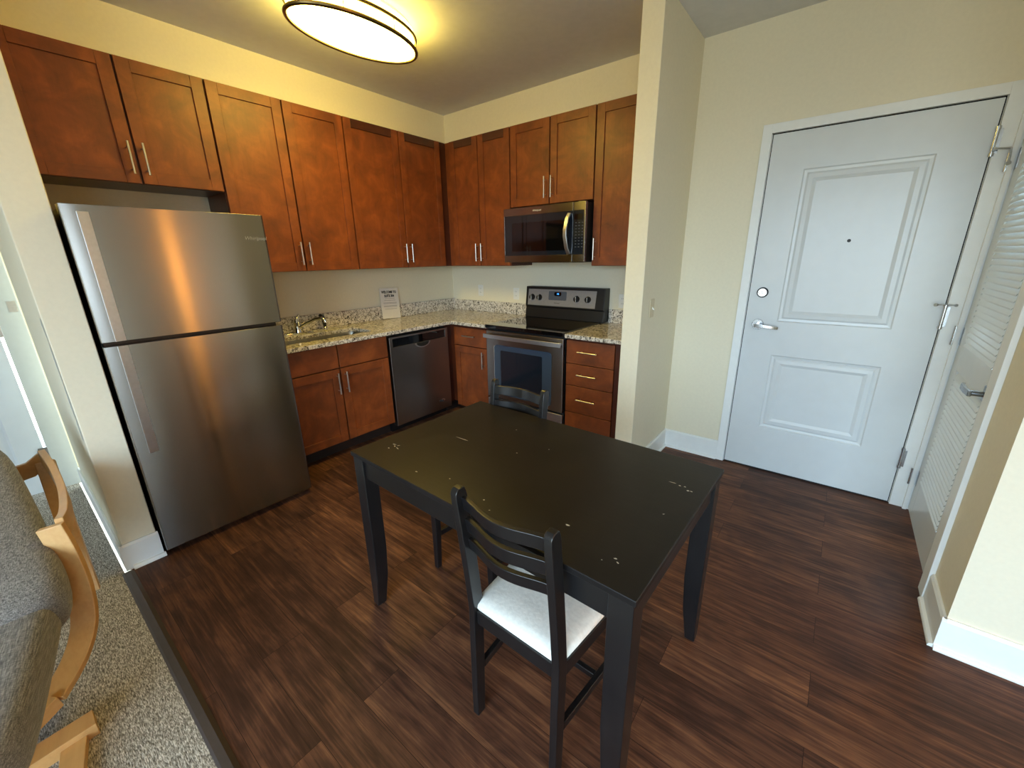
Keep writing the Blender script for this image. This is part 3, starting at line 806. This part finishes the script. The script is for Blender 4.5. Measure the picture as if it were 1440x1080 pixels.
MB().box(0.03, FW-0.03, 0.09, 0.10, 0.004, 0.03).build('base_grille', M['black'], fr_)

# ------------------------------------------------------------------ dishwasher
dw = thing('dishwasher', 'stainless steel dishwasher under the counter near the corner', 'dishwasher', (0.660, -1.394, 0), RL)
DWW = 0.656
MB().box(0.003, DWW-0.003, 0.06, 0.60, 0.10, 0.872).box(0.0, DWW, 0.09, 0.55, 0.0, 0.10).build('body', M['black'], dw)
dd = MB().box(0.004, DWW-0.004, 0.0, 0.05, 0.075, 0.770).box(0.004, 0.034, 0.0, 0.05, 0.770, 0.856).box(DWW-0.034, DWW-0.004, 0.0, 0.05, 0.770, 0.856).box(0.034, DWW-0.034, 0.0, 0.05, 0.840, 0.856)
ddo = dd.build('front_panel', M['steel_dark'], dw, bevel=0.002)
MB().box(0.034, DWW-0.034, 0.008, 0.05, 0.770, 0.840).build('control_panel', M['blackgloss'], dw)
pk = MB()
hp = [(0.085*math.cos(math.pi+math.pi*k/16), 0.045*math.sin(math.pi+math.pi*k/16)) for k in range(17)]
pk.loft([[(0.345+p[0]*s, y, 0.768+p[1]*s) for p in hp] for s, y in ((1.0, -0.0005), (1.0, -0.007), (0.86, -0.007))])
pk.build('handle_pocket', M['steel_strip'], ddo, smooth=30)
MB().prism([(0.345+p[0]*0.82, 0.768+p[1]*0.82) for p in hp], 0.0073, 0.0085).build('pocket_recess', M['slot'], ddo)
po = bpy.data.objects['pocket_recess']
for v in po.data.vertices: v.co = Vector((v.co.x, -v.co.z, v.co.y))
bd = [(0.034*math.cos(2*math.pi*k/28), 0.014*math.sin(2*math.pi*k/28)) for k in range(28)]
MB().loft([[(0.53+p[0], y, 0.165+p[1]) for p in bd] for y in (0.0, -0.003)]).build('badge', M['chrome'], ddo)
text('brand_lettering', 'Whirlpool', 0.012, M['ink'], ddo, (0.53, -0.0032, 0.165), shear=0.2)

# ------------------------------------------------------------------ range
RX0, RX1 = 1.112, 1.908
rg = thing('range', 'black and stainless electric range with glass cooktop between the base cabinets', 'stove', (RX0, -0.702, 0))
RW = RX1-RX0
MB().box(0.002, RW-0.002, 0.03, 0.69, 0.03, 0.885).box(0.03, RW-0.03, 0.08, 0.65, 0.0, 0.03).build('body', M['black'], rg)
MB().box(-0.001, RW+0.001, -0.012, 0.62, 0.886, 0.918).build('cooktop', M['blackgloss'], rg, bevel=0.005)
od = MB().box(0.004, RW-0.004, -0.004, 0.03, 0.262, 0.868).build('oven_door', M['steel_dark'], rg, bevel=0.004)
def rrx(x0, x1, z0, z1, r): return rrect(x0, x1, z0, z1, r, 5)
ow = MB().loft([[(p[0], y, p[1]) for p in rrx(0.098, 0.690, 0.300, 0.750, 0.03)] for y in (-0.0045, -0.0065)]).build('oven_window', M['ovenglass_rim'], od, bevel=0.001)
MB().loft([[(p[0], y, p[1]) for p in rrx(0.165, 0.600, 0.345, 0.705, 0.012)] for y in (-0.0066, -0.0072)]).build('window_glass', M['ovenglass'], ow)
MB().box(0.093, 0.0985, -0.010, -0.004, 0.315, 0.738).build('edge_highlight', M['chrome'], ow, bevel=0.001)  # chrome strip stands in for the bright highlight on the glass bevel
hd_ = MB().band([(0.006, -0.044, 0.826), (0.10, -0.050, 0.826), (RW/2, -0.053, 0.826), (RW-0.10, -0.050, 0.826), (RW-0.006, -0.044, 0.826)], (0, 0, 1), 0.036, 0.012)
hd_.box(0.02, 0.05, -0.046, -0.004, 0.815, 0.837).box(RW-0.05, RW-0.02, -0.046, -0.004, 0.815, 0.837)
hd_.build('handle', M['steel_strip'], od, bevel=0.003)
MB().box(0.004, RW-0.004, -0.004, 0.03, 0.060, 0.245).build('storage_drawer', M['steel_strip'], rg, bevel=0.004)
# backguard (slightly leaning face)
bgm = MB()
pr = [(0.585, 0.918), (0.600, 1.015), (0.590, 1.022), (0.612, 1.205), (0.698, 1.205), (0.698, 0.918)]
bgm.loft([[(x, y, z) for y, z in pr] for x in (0.0, RW+0.032)])
bgo = bgm.build('backguard', M['black'], rg, bevel=0.004)
fy_ = lambda z: 0.590+(z-1.022)*(0.022/0.183)-0.002
pa = MB().add([(0.026, fy_(1.034), 1.034), (0.744, fy_(1.034), 1.034), (0.750, fy_(1.182), 1.182), (0.030, fy_(1.182), 1.182)], [(0, 1, 2, 3)])
pa.add([(0.026, fy_(1.034)+.002, 1.034), (0.744, fy_(1.034)+.002, 1.034), (0.750, fy_(1.182)+.002, 1.182), (0.030, fy_(1.182)+.002, 1.182)], [(3, 2, 1, 0)])
cp = pa.build('control_panel', M['steel_panel'], bgo, smooth=0)
dp = MB()
dp.loft([[(p[0], fy_(p[1])-d, p[1]) for p in rrx(0.262, 0.452, 1.088, 1.168, 0.010)] for d in (0.0005, 0.003)])
dpo = dp.build('display_plate', M['greyplate'], bgo)
MB().loft([[(p[0], fy_(p[1])-d, p[1]) for p in rrx(0.322, 0.398, 1.126, 1.162, 0.014)] for d in (0.0031, 0.0036)]).build('clock_window', M['blackgloss'], dpo)
text('clock_digits', '44', 0.024, M['led'], dpo, (0.362, fy_(1.144)-0.0042, 1.144))
text('brand_lettering', 'Whirlpool', 0.014, M['ink'], cp, (0.352, fy_(1.062)-0.0006, 1.062), shear=0.2)
for kx, kz in ((0.078, 1.108), (0.160, 1.108), (0.560, 1.108), (0.672, 1.108)):
    y0 = fy_(kz)
    ko = MB().cyl((kx, y0, kz), (kx, y0-0.022, kz-0.002), 0.029, 24, r1=0.024).build('knob', M['black'], bgo, smooth=30)
    MB().box(kx-0.005, kx+0.005, y0-0.030, y0-0.021, kz-0.027, kz+0.023).build('grip', M['satin'], ko, bevel=0.002)

# ------------------------------------------------------------------ microwave
MX0, MX1, MZ0, MZ1, MY = 1.113, 1.905, 1.430, 1.866, -0.424
mw = thing('microwave', 'stainless over-the-range microwave mounted above the stove', 'microwave', (MX0, MY, MZ0))
MW_, MH = MX1-MX0, MZ1-MZ0
MB().box(0.004, MW_-0.002, 0.03, -MY-0.002, 0.004, MH-0.002).build('body', M['fridgeside'], mw)
dm = MB()
dxr = 0.685
dm.box(0.0, dxr-0.0015, 0, 0.03, MH-0.060, MH, 0).box(0.0, dxr-0.0015, 0, 0.03, 0.0, 0.056, 0).box(0.0, 0.008, 0, 0.03, 0.056, MH-0.060, 0)
mdo = dm.build('door', M['steel'], mw, bevel=0.002)
MB().box(0.008, dxr-0.0015, 0.002, 0.03, 0.056, MH-0.060).build('door_glass', M['ovenglass'], mdo, bevel=0.001)
MB().box(0.086, 0.630, 0.0005, 0.0025, 0.090, MH-0.118).build('door_window', M['blackgloss'], mdo)
hp_ = [(0.655, -0.004, MH-0.075), (0.648, -0.030, MH-0.115), (0.640, -0.046, MH*0.55), (0.640, -0.046, MH*0.45), (0.648, -0.030, 0.105), (0.655, -0.004, 0.060)]
MB().band(hp_, (1, 0, 0), 0.030, 0.012).build('handle', M['steel_strip'], mdo, bevel=0.003)
cpn = MB().box(dxr+0.0015, MW_, 0, 0.03, MH-0.060, MH, 0).box(dxr+0.0015, MW_, 0, 0.03, 0, 0.056, 0).box(MW_-0.014, MW_, 0, 0.03, 0.056, MH-0.060, 0)
cpo = cpn.build('control_panel', M['steel'], mw, bevel=0.002)
MB().box(dxr+0.0015, MW_-0.014, 0.002, 0.03, 0.056, MH-0.060).build('keypad', M['ovenglass'], cpo)
MB().box(dxr+0.010, MW_-0.020, 0.0005, 0.0025, MH-0.125, MH-0.085).build('display', M['blackgloss'], cpo)
kp = MB()
for r_i in range(9):
    for c_i in range(3):
        x = dxr+0.020+c_i*0.028; z = MH-0.150-r_i*0.022
        kp.box(x, x+0.012, 0.0012, 0.0022, z, z+0.005)
kp.build('key_marks', M['greyplate'], cpo, smooth=0)
text('brand_lettering', 'Whirlpool', 0.020, M['plate'], mdo, (0.345, -0.0008, MH-0.032), shear=0.22)
MB().box(0.05, MW_-0.06, 0.06, 0.36, -0.004, 0.003).build('vent_grille', M['black'], mw)

# ------------------------------------------------------------------ ceiling light
LX, LY = 1.2284, -1.785
lp = thing('ceiling_light', 'lit oval flush ceiling light with two metal rings above the kitchen', 'light', (LX, LY, H))
def oval(ax, ay, z, n=64): return [(ax*math.cos(2*math.pi*k/n), ay*math.sin(2*math.pi*k/n), z) for k in range(n)]
AX, AY = 0.202, 0.367
zl = 2.620-H; zu = 2.684-H
MB().loft([oval(AX-0.02, AY-0.02, -0.020), oval(AX-0.02, AY-0.02, -0.0005)]).build('ceiling_pan', M['white'], lp)
df = MB().loft([oval(AX*0.30, AY*0.30, zl-0.016), oval(AX*0.62, AY*0.62, zl-0.014), oval(AX*0.86, AY*0.86, zl-0.009), oval(AX-0.014, AY-0.014, zl-0.002), oval(AX-0.010, AY-0.010, zl+0.006), oval(AX-0.010, AY-0.010, -0.021)])
df.build('diffuser', M['lampglow'], lp, smooth=60)
MB().tube(oval(AX, AY, zl), 0.0105, 10, closed=True).build('lower_ring', M['bronze'], lp)
MB().tube(oval(AX, AY, zu), 0.0095, 10, closed=True).build('upper_ring', M['bronze'], lp)
for k in range(8):
    a = 2*math.pi*(k+0.35)/8
    x, y = AX*math.cos(a), AY*math.sin(a)
    MB().cyl((x, y, zl), (x, y, zu), 0.0025, 8).build('ring_post', M['bronze'], lp)

# ------------------------------------------------------------------ outlets and switch
def outlet(name, label, cat, loc, rotz, mat, kind):
    t = thing(name, label, cat, loc, rotz)
    MB().box(-0.036, 0.036, -0.006, -0.0004, -0.058, 0.058).build('cover_plate', M[mat], t, bevel=0.003)
    if kind == 'outlet':
        for zc in (-0.021, 0.021):
            f = MB().cyl((0, -0.0058, zc), (0, -0.0078, zc), 0.017, 20).build('receptacle', M[mat], t)
            MB().box(-0.008, -0.006, -0.0082, -0.0077, zc-0.004, zc+0.006).box(0.006, 0.008, -0.0082, -0.0077, zc-0.004, zc+0.006).build('slots', M['slot'], f)
    else:
        MB().box(-0.006, 0.006, -0.0072, -0.0058, -0.013, 0.013).build('toggle_frame', M[mat], t)
        MB().hexa([(-0.004, -0.007, -0.004), (0.004, -0.007, -0.004), (0.004, -0.007, 0.008), (-0.004, -0.007, 0.008)], [(-0.003, -0.020, -0.012), (0.003, -0.020, -0.012), (0.003, -0.020, -0.006), (-0.003, -0.020, -0.006)]).build('toggle', M['plate'], t)
    return t
outlet('outlet', 'white wall outlet above the backsplash just left of the range', 'outlet', (0.915, 0, 1.118), 0, 'plate', 'outlet')
outlet('outlet', 'white wall outlet beside the kitchen corner, left one on the back wall', 'outlet', (0.43, 0, 1.135), 0, 'plate', 'outlet')
outlet('outlet', 'white wall outlet right of the range, half hidden by the wing wall', 'outlet', (2.06, 0, 1.10), 0, 'plate', 'outlet')
outlet('light_switch', 'cream toggle light switch on the entry side of the wing wall', 'switch', (2.585, -0.775, 1.152), RL, 'almond', 'switch')

# ------------------------------------------------------------------ dining table
TT = 0.755
TA = R(-1.576)
tb_ = thing('dining_table', 'scuffed black-brown rectangular wooden dining table in the middle of the floor', 'table', (2.694, -2.267, 0), TA)
TL2, TW2 = 0.590, 0.370
top = MB().box(-TL2, TL2, -TW2, TW2, TT-0.019, TT).build('tabletop', M['tablewood'], tb_, bevel=0.003)
random.seed(11)
def nick(u, v, l, wd, a):
    c, s = math.cos(a), math.sin(a)
    n = 5; pl_ = []
    for k in range(n*2):
        ang = 2*math.pi*k/(n*2); rr = 1+0.3*random.uniform(-1, 1)
        x, y = l/2*math.cos(ang)*rr, wd/2*math.sin(ang)*rr
        pl_.append((u+x*c-y*s, v+x*s+y*c, TT+0.0004))
    MB().add(pl_, [tuple(range(n*2))]).build('scratch', M['scratch'], top, smooth=0)
for u, v, l, wd, a in ((-0.322, -0.02, 0.07, 0.003, 0.05), (-0.50, -0.225, 0.02, 0.003, 0.3), (-0.485, -0.235, 0.012, 0.004, -0.4), (-0.478, -0.222, 0.012, 0.003, 0.9), (-0.46, -0.24, 0.02, 0.003, -0.2), (-0.49, -0.26, 0.01, 0.004, 0),
                       (0.48, 0.170, 0.03, 0.003, 0.1), (0.505, 0.165, 0.008, 0.006, 0), (0.52, 0.168, 0.006, 0.005, 0), (0.535, 0.150, 0.010, 0.007, 0.4), (0.545, 0.152, 0.008, 0.004, 0),
                       (0.495, -0.275, 0.009, 0.004, 0.2), (0.505, -0.285, 0.008, 0.004, -0.5), (0.47, -0.30, 0.004, 0.003, 0), (0.33, -0.235, 0.014, 0.006, 0.2), (-0.2, 0.19, 0.006, 0.005, 0), (0.02, 0.12, 0.005, 0.004, 0), (-0.06, 0.02, 0.005, 0.005, 0),
                       (0.06, -0.29, 0.006, 0.005, 0), (0.11, -0.32, 0.006, 0.004, 0.5), (0.52, -0.02, 0.008, 0.003, 0.8), (-0.12, -0.27, 0.005, 0.004, 0), (-0.25, -0.31, 0.01, 0.004, 0.2)):
    nick(u, v, l, wd, a)
ap = 0.018
MB().box(-TL2+0.07, TL2-0.07, -TW2+0.016, -TW2+0.016+ap, TT-0.105, TT-0.0195).build('apron', M['chairwood'], tb_, bevel=0.002)
MB().box(-TL2+0.07, TL2-0.07, TW2-0.016-ap, TW2-0.016, TT-0.105, TT-0.0195).build('apron', M['chairwood'], tb_, bevel=0.002)
MB().box(-TL2+0.016, -TL2+0.016+ap, -TW2+0.07, TW2-0.07, TT-0.105, TT-0.0195).build('apron', M['chairwood'], tb_, bevel=0.002)
MB().box(TL2-0.016-ap, TL2-0.016, -TW2+0.07, TW2-0.07, TT-0.105, TT-0.0195).build('apron', M['chairwood'], tb_, bevel=0.002)
for sx in (-1, 1):
    for sy_ in (-1, 1):
        xo, yo = sx*(TL2-0.006), sy_*(TW2-0.006)
        def ring(z, wdx, wdy):
            xi, yi = xo-sx*wdx, yo-sy_*wdy
            x0, x1 = min(xo, xi), max(xo, xi); y0, y1 = min(yo, yi), max(yo, yi)
            return [(x0, y0, z), (x1, y0, z), (x1, y1, z), (x0, y1, z)]
        lg_ = MB().loft([ring(0.006, 0.036, 0.042), ring(0.16, 0.054, 0.056), ring(0.30, 0.062, 0.060), ring(TT-0.0195, 0.064, 0.060)])
        lo_ = lg_.build('leg', M['chairwood'], tb_, bevel=0.003)
        MB().cyl((xo-sx*0.018, yo-sy_*0.02, 0.0), (xo-sx*0.018, yo-sy_*0.02, 0.0065), 0.012, 16).build('glide', M['nickel'], lo_)

# ------------------------------------------------------------------ dining chairs  (local: sitter faces +y, back at y<0)
def make_chair(label):
    t = thing('dining_chair', label, 'chair', group='black ladder-back chairs at the table')
    cwm = M['chairwood']
    hw_b, hw_f = 0.165, 0.198           # outer half widths at back and front
    lt, ld = 0.024, 0.042
    def post_y(z):                      # rake of the back posts
        if z < 0.44: return 0.0+0.010*(1-z/0.44)*-1
        return -0.046*((z-0.44)/0.44)**1.15
    for s in (-1, 1):
        rings = []
        for z in (0.0, 0.10, 0.30, 0.44, 0.55, 0.66, 0.77, 0.85, 0.868, 0.878, 0.883):
            yc = post_y(min(z, 0.868)); d = ld*(0.80 if z < 0.05 else 0.92 if z < 0.2 else 1.0)
            if z > 0.86: d *= {0.868: 0.92, 0.878: 0.70, 0.883: 0.36}[z]
            d2 = d/2
            xo = s*hw_b; xi = s*(hw_b-lt)
            x0, x1 = min(xo, xi), max(xo, xi)
            rings.append([(x0, yc-d2, z), (x1, yc-d2, z), (x1, yc+d2, z), (x0, yc+d2, z)])
        MB().loft(rings).build('rear_leg', cwm, t, bevel=0.003)
        fxo = s*hw_f
        def fr_ring(z, k):
            x0, x1 = min(fxo, fxo-s*0.034*k), max(fxo, fxo-s*0.034*k)
            return [(x0, 0.395-0.034*k, z), (x1, 0.395-0.034*k, z), (x1, 0.395, z), (x0, 0.395, z)]
        MB().loft([fr_ring(0.0, 0.75), fr_ring(0.2, 0.95), fr_ring(0.435, 1.0)]).build('front_leg', cwm, t, bevel=0.003)
        # side rail and side stretcher
        for nm, z0, z1, th in (('seat_rail', 0.385, 0.435, 0.020), ('stretcher', 0.175, 0.203, 0.018)):
            xb, xf = s*(hw_b-lt/2), s*(hw_f-0.017)
            MB().hexa([(xb-th/2, 0.018, z0), (xb+th/2, 0.018, z0), (xf+th/2, 0.365, z0), (xf-th/2, 0.365, z0)],
                      [(xb-th/2, 0.018, z1), (xb+th/2, 0.018, z1), (xf+th/2, 0.365, z1), (xf-th/2, 0.365, z1)]).build(nm, cwm, t, bevel=0.002)
    MB().box(-hw_b+lt, hw_b-lt, -0.010, 0.012, 0.385, 0.435).build('seat_rail', cwm, t, bevel=0.002)
    MB().box(-hw_f+0.034, hw_f-0.034, 0.370, 0.392, 0.385, 0.435).build('seat_rail', cwm, t, bevel=0.002)
    MB().box(-hw_f+0.04, hw_f-0.04, 0.20, 0.218, 0.178, 0.200).build('stretcher', cwm, t, bevel=0.002)
    # curved slats
    for zc, hh in ((0.833, 0.044), (0.758, 0.048), (0.690, 0.042)):
        rings = []
        n = 14; x0, x1 = -hw_b+lt-0.003, hw_b-lt+0.003
        for k in range(n+1):
            u = k/n; x = x0+(x1-x0)*u
            bow = -0.030*(0.5-0.5*math.cos(2*math.pi*u))**0.8
            y = post_y(zc)+0.006+bow
            zt = zc+hh/2; zb = zc-hh/2
            yb, yt = y+0.004, y-0.004
            rings.append([(x, yb-0.008, zb), (x, yb+0.008, zb), (x, yt+0.008, zt), (x, yt-0.008, zt)])
        MB().loft(rings).build('back_slat', cwm, t, bevel=0.003)
    # padded seat
    st = MB()
    def sring(k, z):
        b, f = hw_b-lt-0.001-k, hw_f-0.004-k
        pts = [(-b-0.0, -0.008+k, z), (b, -0.008+k, z), (hw_b-0.002-k, 0.026+k*0.5, z), (f, 0.385-k, z), (f-0.012, 0.396-k, z), (-f+0.012, 0.396-k, z), (-f, 0.385-k, z), (-hw_b+0.002+k, 0.026+k*0.5, z)]
        return pts
    st.loft([sring(0.004, 0.436), sring(0.0, 0.445), sring(0.001, 0.455), sring(0.010, 0.466), sring(0.035, 0.473), sring(0.09, 0.477)])
    st.build('seat', M['seat'], t, smooth=60)
    return t
ch = make_chair('black ladder-back chair with cream padded seat at the table side nearest the carpet')
ch.location = (2.935, -2.655, 0); ch.rotation_euler = (0, 0, R(-1.0))
c2 = ch.copy(); COL.objects.link(c2)
c2['label'] = 'black ladder-back chair tucked under the table side nearest the range'
for cobj in list(ch.children):
    d = cobj.copy(); COL.objects.link(d); d.parent = c2
c2.location = (2.352, -1.905, 0); c2.rotation_euler = (0, 0, R(178.5))

# ------------------------------------------------------------------ armchair in the lower left corner
AYAW = R(-11)
ac = thing('armchair', 'bentwood lounge armchair with grey woven cushions standing on the carpet', 'armchair', (1.70, -3.75, 0), AYAW)
Minv = (Matrix.Translation((1.70, -3.75, 0)) @ Matrix.Rotation(AYAW, 4, 'Z')).inverted()
L_ = lambda pts: [Minv @ Vector(p) for p in pts]
def spline(pts, n=6):
    P = [Vector(p) for p in pts]; out = []
    for i in range(len(P)-1):
        p0 = P[max(i-1, 0)]; p1 = P[i]; p2 = P[i+1]; p3 = P[min(i+2, len(P)-1)]
        for k in range(n):
            t_ = k/n
            out.append(0.5*((2*p1)+(p2-p0)*t_+(2*p0-5*p1+4*p2-p3)*t_*t_+(3*p1-p0-3*p2+p3)*t_**3))
    out.append(P[-1]); return out
legp = [(1.50, -3.415, 0.612), (1.515, -3.405, 0.50), (1.54, -3.405, 0.36), (1.575, -3.425, 0.24), (1.64, -3.475, 0.165), (1.72, -3.545, 0.125)]
MB().band(L_(spline(legp)), lambda i: (0.3, 0.95, 0), 0.070, 0.024).build('bent_leg', M['birch'], ac, bevel=0.003)
armp = [(1.495, -3.392, 0.590), (1.40, -3.372, 0.585), (1.20, -3.357, 0.59), (0.98, -3.358, 0.615), (0.80, -3.372, 0.645)]
MB().band(L_(spline(armp)), (0, 0, 1), 0.075, 0.024).build('arm_rail', M['birch'], ac, bevel=0.003)
MB().band(L_([(0.80, -3.362, 0.640), (0.79, -3.42, 0.60), (0.76, -4.06, 0.50)]), (0, 0, 1), 0.07, 0.024).build('back_rail', M['birch'], ac, bevel=0.003)
for pts_, nm, wd, wdv in (([(0.80, -3.372, 0.62), (0.95, -3.38, 0.35), (1.02, -3.385, 0.03)], 'rear_leg', 0.06, (0, 1, 0)),
                     ([(1.735, -3.535, 0.125), (1.90, -3.80, 0.075)], 'cross_beam', 0.045, (0, 0, 1)),
                     ):
    MB().band(L_(pts_), wdv, wd, 0.030).build(nm, M['birch'], ac, bevel=0.002)
MB().hexa(L_([(1.775, -3.475, 0.004), (1.795, -4.02, 0.004), (1.865, -4.02, 0.004), (1.845, -3.475, 0.004)]), L_([(1.775, -3.475, 0.05), (1.795, -4.02, 0.05), (1.865, -4.02, 0.05), (1.845, -3.475, 0.05)])).build('floor_runner', M['birch'], ac, bevel=0.002)
MB().hexa(L_([(1.84, -3.56, 0.004), (2.10, -3.60, 0.004), (2.10, -3.545, 0.004), (1.84, -3.50, 0.004)]), L_([(1.84, -3.56, 0.03), (2.10, -3.60, 0.03), (2.10, -3.545, 0.03), (1.84, -3.50, 0.03)])).build('floor_runner', M['birch'], ac, bevel=0.002)
bp_ = Minv @ Vector((1.815, -3.625, 0.10))
MB().cyl(bp_+Vector((0.0, 0.0, 0)), bp_+Vector((0.03, 0.012, 0.0)), 0.012, 16).build('bolt', M['chrome'], ac)
def cushion(name, center, size, yaw, pitch, puff=0.25):
    mb = MB(); nx, ny, nz = 6, 5, 3
    bm = bmesh.new()
    bmesh.ops.create_cube(bm, size=1.0)
    bmesh.ops.subdivide_edges(bm, edges=bm.edges[:], cuts=4, use_grid_fill=True)
    mat = Matrix.Translation(center) @ Matrix.Rotation(yaw, 4, 'Z') @ Matrix.Rotation(pitch, 4, 'Y')
    for v in bm.verts:
        x, y, z = v.co*2
        rx = 1-0.10*(abs(y)**4)*0.5-0.10*(abs(z)**3)*0.6; ry = 1-0.08*(abs(x)**4)*0.5-0.10*(abs(z)**3)*0.6
        rz = 1+puff*(1-x*x)*(1-y*y)
        p = Vector((x*size[0]/2*rx, y*size[1]/2*ry, z*size[2]/2*rz))
        v.co = Minv @ (mat @ p)
    bmesh.ops.recalc_face_normals(bm, faces=bm.faces)
    me = bpy.data.meshes.new(name); bm.to_mesh(me); bm.free(); me.materials.append(M['fabric'])
    return link_mesh(name, me, ac, smooth=180, subsurf=2)
cushion('seat_cushion', Vector((1.79, -3.775, 0.365)), (0.80, 0.56, 0.16), R(-12), R(4), 0.15)
wlt = spline([(1.47, -3.478, 0.440), (1.70, -3.518, 0.440), (1.95, -3.573, 0.425), (2.14, -3.63, 0.405)])
MB().tube(L_(wlt), 0.006, 8).build('welt', M['fabric'], ac)
cushion('back_cushion', Vector((1.24, -3.745, 0.535)), (1.02, 0.63, 0.23), R(3), R(18), 0.20)

# ------------------------------------------------------------------ warm floor lamp in the living room (seen mirrored in the refrigerator door)
fl = thing('floor_lamp', 'lit floor lamp with drum shade in the living room beside the cream wall', 'lamp', (6.35, -1.75, 0.004))
MB().cyl((0, 0, 0), (0, 0, 0.025), 0.14, 32).build('base', M['bronze'], fl, bevel=0.004)
MB().cyl((0, 0, 0.02), (0, 0, 1.30), 0.011, 14).build('pole', M['bronze'], fl)
M['shadeglow'] = emit('lit_linen_shade', (1.0, 0.42, 0.08, 1), 22.0)
MB().loft([[(r_*math.cos(2*math.pi*k/40), r_*math.sin(2*math.pi*k/40), z) for k in range(40)] for r_, z in ((0.20, 1.18), (0.155, 1.52))]).build('lamp_shade', M['shadeglow'], fl)
